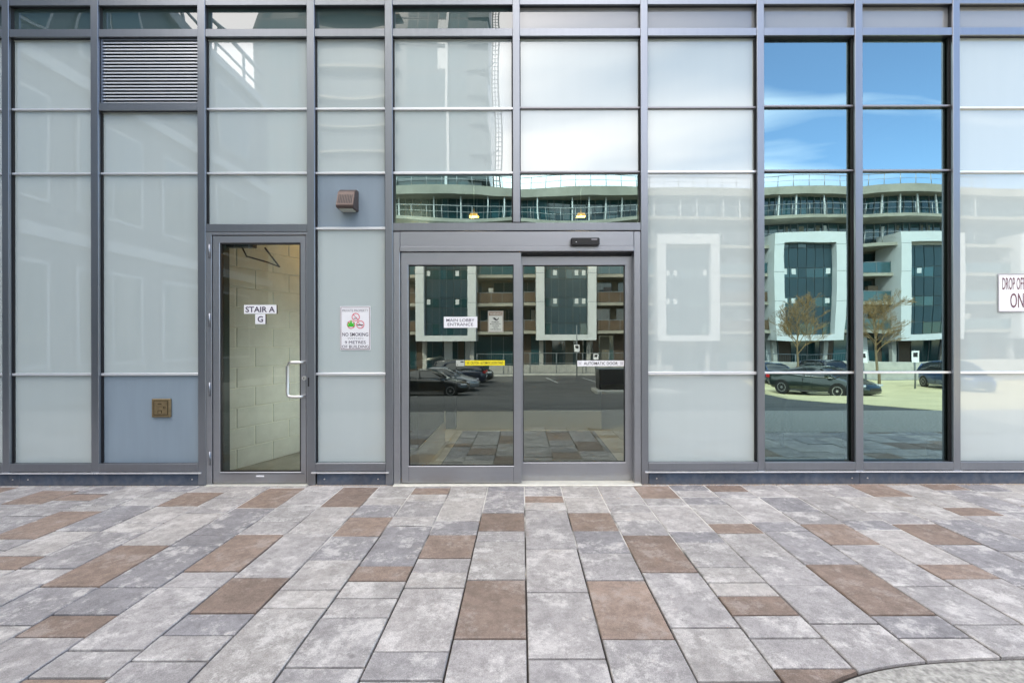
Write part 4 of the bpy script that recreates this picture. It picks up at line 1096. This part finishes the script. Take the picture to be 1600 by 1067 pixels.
# light concrete drive, shaped along the shadow line as a sunlit patch
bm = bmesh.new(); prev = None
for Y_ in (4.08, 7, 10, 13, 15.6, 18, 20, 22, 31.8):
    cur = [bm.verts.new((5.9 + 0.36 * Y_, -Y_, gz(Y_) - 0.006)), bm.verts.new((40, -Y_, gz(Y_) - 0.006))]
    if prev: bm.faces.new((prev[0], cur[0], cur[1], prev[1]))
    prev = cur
M['drive'] = pmat('sunlit_drive_concrete', (0.60, 0.53, 0.31), 0.85, var=0.15, scale=0.8, bump=0.2, bscale=60)
o = mk('sun_patch_drive', bm, M['drive'], None); tag(o, 'pale concrete drive past the green sedan, shaped to the edge of sun and shadow', None, kind='structure')
# stall lines
M['paint'] = pmat('worn_white_paint', (0.55, 0.55, 0.52), 0.8, var=0.3, scale=6)
for i in range(6):
    Y_ = 20.2 + i * 2.9
    z_ = gz(Y_)
    bm = bmesh.new()
    za, zb_ = gz(Y_), gz(Y_ + 0.1)
    v = [bm.verts.new(p) for p in ((-8.4, -Y_, za - 0.006), (-3.4, -Y_, za - 0.006), (-3.4, -Y_ - 0.1, zb_ - 0.006), (-8.4, -Y_ - 0.1, zb_ - 0.006))]
    bm.faces.new(v)
    o = mk('stall_line', bm, M['paint'], None); tag(o, 'white stall line painted on the asphalt between parked cars', None, 'stall lines', 'structure')
for (a, b) in (((2.6, 29), (2.0, 33.5)), ((5.6, 29), (5.0, 33.5))):
    bm = bmesh.new()
    v = [bm.verts.new(p) for p in ((a[0], -a[1], -1.776), (a[0] + 0.12, -a[1], -1.776), (b[0] + 0.12, -b[1], -1.776), (b[0], -b[1], -1.776))]
    bm.faces.new(v); o = mk('stall_line', bm, M['paint'], None); tag(o, 'white stall line painted on the asphalt by the far kerb', None, 'stall lines', 'structure')

# black utility cabinet on a concrete island
is_ = bx('traffic_island', 4.3, 9.0, -23.8, -21.6, -1.8, -1.58, M['kerb'], None, 0.03); tag(is_, 'raised concrete island under the black cabinet', None, kind='structure')
t = thing('utility_cabinet', (5.2, -22.9, -1.58), 'black utility cabinet standing on the concrete island', 'cabinet')
bx('cabinet_body', 4.55, 6.0, -23.5, -22.3, -1.58, -0.42, M['plastic'], t, 0.02)
bx('cabinet_lid', 4.5, 6.05, -23.55, -22.25, -0.419, -0.36, M['bmull'], t, 0.015)
for k in range(2): bx('cabinet_door', 4.6 + k * 0.7, 5.25 + k * 0.7, -22.298, -22.28, -1.5, -0.5, M['plastic'], t, 0.004)

# ---- cars
M['tyre'] = pmat('tyre_rubber', (0.015, 0.015, 0.015), 0.8)
M['rim'] = pmat('alloy_rim', (0.55, 0.55, 0.53), 0.3, 0.9)
M['cglass'] = pmat('car_window_glass', (0.015, 0.02, 0.024), 0.03, 0.0, spec=0.9)
M['chrome'] = pmat('chrome_trim', (0.8, 0.8, 0.8), 0.12, 1.0)
M['headl'] = pmat('headlight_lens', (0.6, 0.62, 0.65), 0.1)
M['taill'] = pmat('tail_light_lens', (0.55, 0.02, 0.02), 0.2)
def lerp_tab(tab, x):
    if x <= tab[0][0]: return tab[0][1]
    for (a, va), (b, vb) in zip(tab, tab[1:]):
        if x <= b:
            t = (x - a) / (b - a); t = t * t * (3 - 2 * t) * 0.5 + t * 0.5
            return va + (vb - va) * t
    return tab[-1][1]
def car(name, label, paint, loc, rot, suv=False):
    """nose towards +x; wheels touch z = 0"""
    t = thing(name, (0, 0, 0), label, 'car', 'cars in the parking lot')
    L = 4.75 if not suv else 4.6
    hw = 0.92
    belt = [(-L / 2, 0.72), (-L / 2 + 0.12, 0.98), (-1.2, 1.0), (0.6, 0.95), (1.2, 0.92), (L / 2 - 0.5, 0.76), (L / 2 - 0.08, 0.62), (L / 2, 0.52)] if not suv else \
           [(-L / 2, 0.85), (-L / 2 + 0.1, 1.08), (-1.2, 1.1), (0.7, 1.06), (1.2, 1.04), (L / 2 - 0.4, 0.92), (L / 2 - 0.06, 0.75), (L / 2, 0.6)]
    width = [(-L / 2, 0.62), (-L / 2 + 0.25, 0.84), (-1.4, 0.92), (0.9, 0.92), (L / 2 - 0.55, 0.88), (L / 2 - 0.15, 0.72), (L / 2, 0.5)]
    low = [(-L / 2, 0.42), (-L / 2 + 0.3, 0.26), (-1, 0.2), (1, 0.2), (L / 2 - 0.3, 0.2), (L / 2, 0.3)]
    bm = bmesh.new(); rings = []
    N = 36
    for i in range(N + 1):
        x = -L / 2 + L * i / N
        b_, w_, l_ = lerp_tab(belt, x), lerp_tab(width, x), lerp_tab(low, x)
        prof = [(0, l_), (w_ * 0.86, l_), (w_ * 0.97, l_ + 0.12), (w_, l_ + (b_ - l_) * 0.45), (w_ * 0.99, l_ + (b_ - l_) * 0.7), (w_ * 0.94, b_ - 0.03), (w_ * 0.86, b_ + 0.005), (w_ * 0.45, b_ + 0.04), (0, b_ + 0.05)]
        full = prof + [(-y, z) for y, z in prof[-2:0:-1]]
        rings.append([bm.verts.new((x, y, z)) for y, z in full])
    n = len(rings[0])
    for q, w in zip(rings, rings[1:]):
        for k in range(n): bm.faces.new((q[k], q[(k + 1) % n], w[(k + 1) % n], w[k]))
    bm.faces.new(rings[0][::-1]); bm.faces.new(rings[-1])
    body = mk('body', bm, paint, t, True)
    # greenhouse
    if suv: top = [(-2.15, 1.06), (-1.95, 1.60), (-1.2, 1.70), (0.0, 1.70), (0.45, 1.60), (1.15, 1.04)]
    else: top = [(-1.75, 0.98), (-1.1, 1.30), (-0.5, 1.44), (0.1, 1.45), (0.5, 1.37), (1.25, 0.93)]
    bm = bmesh.new(); rings = []
    xa, xb = top[0][0], top[-1][0]
    for i in range(25):
        x = xa + (xb - xa) * i / 24
        zt = lerp_tab(top, x); zb_ = lerp_tab(belt, x) - 0.01
        zt = max(zt, zb_ + 0.02)
        f = (zt - zb_) / 0.5
        wb, wt = 0.84, 0.84 - 0.22 * min(1, f)
        prof = [(wb, zb_), (wt + 0.02, zt - 0.05 * min(1, f)), (wt * 0.8, zt), (0, zt + 0.015)]
        full = prof + [(-y, z) for y, z in prof[-2::-1]]
        rings.append([bm.verts.new((x, y, z)) for y, z in full])
    n = len(rings[0])
    for q, w in zip(rings, rings[1:]):
        for k in range(n - 1):
            f_ = bm.faces.new((q[k], q[k + 1], w[k + 1], w[k]))
    for f_ in bm.faces: f_.smooth = True
    mk('windows', bm, M['cglass'], t)
    # roof skin, pillars
    bm = bmesh.new(); rr = []
    rx0, rx1 = (-1.95, 0.4) if suv else (-1.05, 0.42)
    for i in range(15):
        x = rx0 + (rx1 - rx0) * i / 14
        zt = lerp_tab(top, x)
        rr.append([bm.verts.new((x, y, z)) for y, z in ((0.655, zt - 0.06), (0.645, zt - 0.025), (0.5, zt + 0.014), (0, zt + 0.03), (-0.5, zt + 0.014), (-0.645, zt - 0.025), (-0.655, zt - 0.06))])
    for q, w in zip(rr, rr[1:]):
        for k in range(6): bm.faces.new((q[k], q[k + 1], w[k + 1], w[k]))
    mk('roof', bm, paint, t, True)
    for s in (-1, 1):
        def pt(x, inset=0.0):
            return lerp_tab(top, x), lerp_tab(belt, x)
        pl = [(xa + 0.02, s * 0.83, lerp_tab(belt, xa)), ((xa + rx0) / 2, s * 0.75, lerp_tab(top, (xa + rx0) / 2) - 0.02), (rx0, s * 0.65, lerp_tab(top, rx0) - 0.03)]
        tb('rear_pillar', pl, 0.055, paint, t, 6)
        pl = [(xb - 0.02, s * 0.83, lerp_tab(belt, xb)), ((xb + rx1) / 2, s * 0.76, lerp_tab(top, (xb + rx1) / 2) - 0.02), (rx1, s * 0.65, lerp_tab(top, rx1) - 0.03)]
        tb('front_pillar', pl, 0.04, paint, t, 6)
        tb('window_trim', [(xa + 0.1, s * 0.855, lerp_tab(belt, xa) + 0.015), (-0.5, s * 0.86, lerp_tab(belt, -0.5) + 0.015), (xb - 0.1, s * 0.855, lerp_tab(belt, xb) + 0.02)], 0.012, M['chrome'], t, 5)
        tb('centre_pillar', [(-0.25, s * 0.85, 0.97), (-0.35, s * 0.66, 1.40 if not suv else 1.64)], 0.03, M['plastic'], t, 5)
        bx('headlight', L / 2 - 0.42, L / 2 - 0.10, s * 0.52, s * 0.80, 0.60 if not suv else 0.72, 0.70 if not suv else 0.84, M['headl'], t, 0.02)
        bx('tail_light', -L / 2 - 0.005, -L / 2 + 0.22, s * 0.45, s * 0.80, 0.74 if not suv else 0.9, 0.90 if not suv else 1.08, M['taill'], t, 0.02)
        bx('door_mirror', 0.85, 1.05, s * 0.90, s * 1.04, 0.96, 1.08, paint, t, 0.03)
        bx('door_seam', -0.28, -0.265, s * 0.905, s * 0.9225, 0.35, 0.9, M['plastic'], t)
        bx('sill_trim', -0.95, 1.0, s * 0.88, s * 0.925, 0.24, 0.27, M['chrome'], t)
        for wx in (-1.38, 1.42):
            r_ = 0.335 if not suv else 0.36
            bm = bmesh.new(); disc_y(bm, wx, r_ + 0.01, s * 0.80, s * 0.9225, r_ + 0.055, 24); mk('wheel_arch', bm, M['tyre'], t)
            bm = bmesh.new(); annulus_y(bm, wx, r_, s * 0.76, s * 0.935, r_ * 0.68, r_, 24); wh = mk('wheel', bm, M['tyre'], t)
            bm = bmesh.new()
            annulus_y(bm, wx, r_, s * 0.85, s * 0.94, r_ * 0.60, r_ * 0.69, 24)
            disc_y(bm, wx, r_, s * 0.86, s * 0.938, 0.06, 12)
            for k in range(5):
                a_ = 2 * math.pi * k / 5 + 0.3; ca, sa = math.cos(a_), math.sin(a_)
                v = []
                for (u, w2) in ((0.04, 0.035), (r_ * 0.64, 0.05)):
                    for sg in (-1, 1):
                        for yy in (s * 0.87, s * 0.93):
                            v.append(bm.verts.new((wx + ca * u - sa * w2 * sg, yy, r_ + sa * u + ca * w2 * sg)))
                for q in ((0, 1, 3, 2), (4, 6, 7, 5), (0, 4, 5, 1), (2, 3, 7, 6)): bm.faces.new([v[k2_] for k2_ in q])
            mk('rim', bm, M['rim'], wh)
    bx('grille', L / 2 - 0.06, L / 2 + 0.01, -0.42, 0.42, 0.36, 0.56 if not suv else 0.68, M['plastic'], t, 0.02)
    bx('number_plate', -L / 2 - 0.02, -L / 2 + 0.01, -0.25, 0.25, 0.62, 0.74, M['white'], t)
    t.location = loc; t.rotation_euler = (0, 0, rot[0]); t.scale = (rot[1],) * 3
    return t
def cpaint(name, col): return pmat(name, col, 0.28, 0.35, spec=0.5, coat=1.0)
P_green = cpaint('dark_green_car_paint', (0.02, 0.032, 0.028))
P_black = cpaint('black_car_paint', (0.012, 0.012, 0.013))
P_blue = cpaint('blue_car_paint', (0.015, 0.06, 0.17))
P_navy = cpaint('navy_car_paint', (0.012, 0.02, 0.05))
P_silver = cpaint('silver_car_paint', (0.35, 0.36, 0.37))
car('sedan', 'dark green sedan parked in the sun across the lot, nose to the right', P_green, (16.55, -21.2, gz(21.2) - 0.02), (R(66), 1.12))
for i, (p, nm, lab, sv) in enumerate(((P_black, 'parked_car', 'black car nearest the entrance in the left parking row', False), (P_silver, 'parked_car', 'silver car second in the left parking row', False),
                                      (P_navy, 'parked_car', 'navy sport utility car third in the left parking row', True), (P_black, 'parked_car', 'black sport utility car last in the left parking row', True))):
    Y_ = 21.7 + i * 2.9
    car(nm, lab, p, (-5.3 + 0.3 * i, -Y_, gz(Y_)), (R(180) if i == 2 else 0, 1.0), sv)
car('parked_car', 'bright blue car parked at the left behind the green sedan', P_blue, (18.4, -29.2, gz(29.2)), (R(95), 1.0), False)
car('parked_car', 'navy sport utility car parked behind the green sedan by the tree', P_navy, (22.4, -29.3, gz(29.3)), (R(88), 1.0), True)
car('parked_car', 'blue hatchback parked at the far right beyond the notice', P_blue, (27.2, -24.6, gz(24.6)), (R(100), 1.0), True)

# ---- bare trees
M['bark'] = pmat('pale_bark', (0.20, 0.15, 0.09), 0.9, var=0.2, scale=9)
M['twig'] = pmat('golden_twigs', (0.27, 0.18, 0.085), 0.85)
def tree(label, base, h, seed, spread):
    rg_ = random.Random(seed)
    t = thing('bare_tree', base, label, 'tree', 'bare trees in the lot')
    bt, bc = bmesh.new(), bmesh.new()
    B = Vector(base)
    trunk = [B + Vector((0, 0, -0.05)), B + Vector((0.03, 0.02, h * 0.22)), B + Vector((-0.02, 0.03, h * 0.42)), B + Vector((0.02, 0, h * 0.78))]
    tube(bt, trunk, 0.09, 8, 0.03)
    mk('trunk', bt, M['bark'], t, True)
    def grow(p, d, L, r, lev):
        q = p + d * L * 0.5 + Vector((rg_.gauss(0, 0.04), rg_.gauss(0, 0.04), rg_.gauss(0, 0.03))) * L
        e = q + (d + Vector((rg_.gauss(0, 0.15), rg_.gauss(0, 0.15), rg_.gauss(0.1, 0.1)))).normalized() * L * 0.5
        tube(bc, [p, q, e], r, 3 if lev > 1 else 5, r * 0.55, cap=False)
        if lev >= 6: return
        for k in range(rg_.choice((2, 3, 3)) if lev < 4 else 3):
            ax_ = Vector((rg_.gauss(0, 1), rg_.gauss(0, 1), rg_.gauss(0, 0.6))).normalized()
            nd_ = (d * 0.75 + ax_ * spread + Vector((0, 0, 0.16))).normalized()
            st = q if k == 0 and lev > 1 else e
            grow(st, nd_, L * rg_.uniform(0.62, 0.82), max(0.0095, r * 0.62), lev + 1)
    for k in range(12):
        f = 0.40 + 0.34 * k / 11
        p = B + Vector((0, 0.02, h * f)); a_ = k * 2.4
        grow(p, Vector((math.cos(a_) * 0.6, math.sin(a_) * 0.6, 0.8)).normalized(), h * 0.125, 0.03, 1)
    mk('crown', bc, M['twig'], t)
tree('bare golden tree rising behind the green sedan', (18.2, -25.9, gz(25.9)), 5.6, 4, 0.50)
tree('wider bare golden tree to the right of the sedan', (21.6, -23.6, gz(23.6)), 5.6, 9, 0.56)
# planting and people-high clutter along the far walk
hd_ = bx('boundary_wall', 16.5, 60, -32.4, -32.1, -1.8, -0.35, M['kerb'], None, 0.02); tag(hd_, 'long low concrete boundary wall behind the parked blue cars', 'wall')
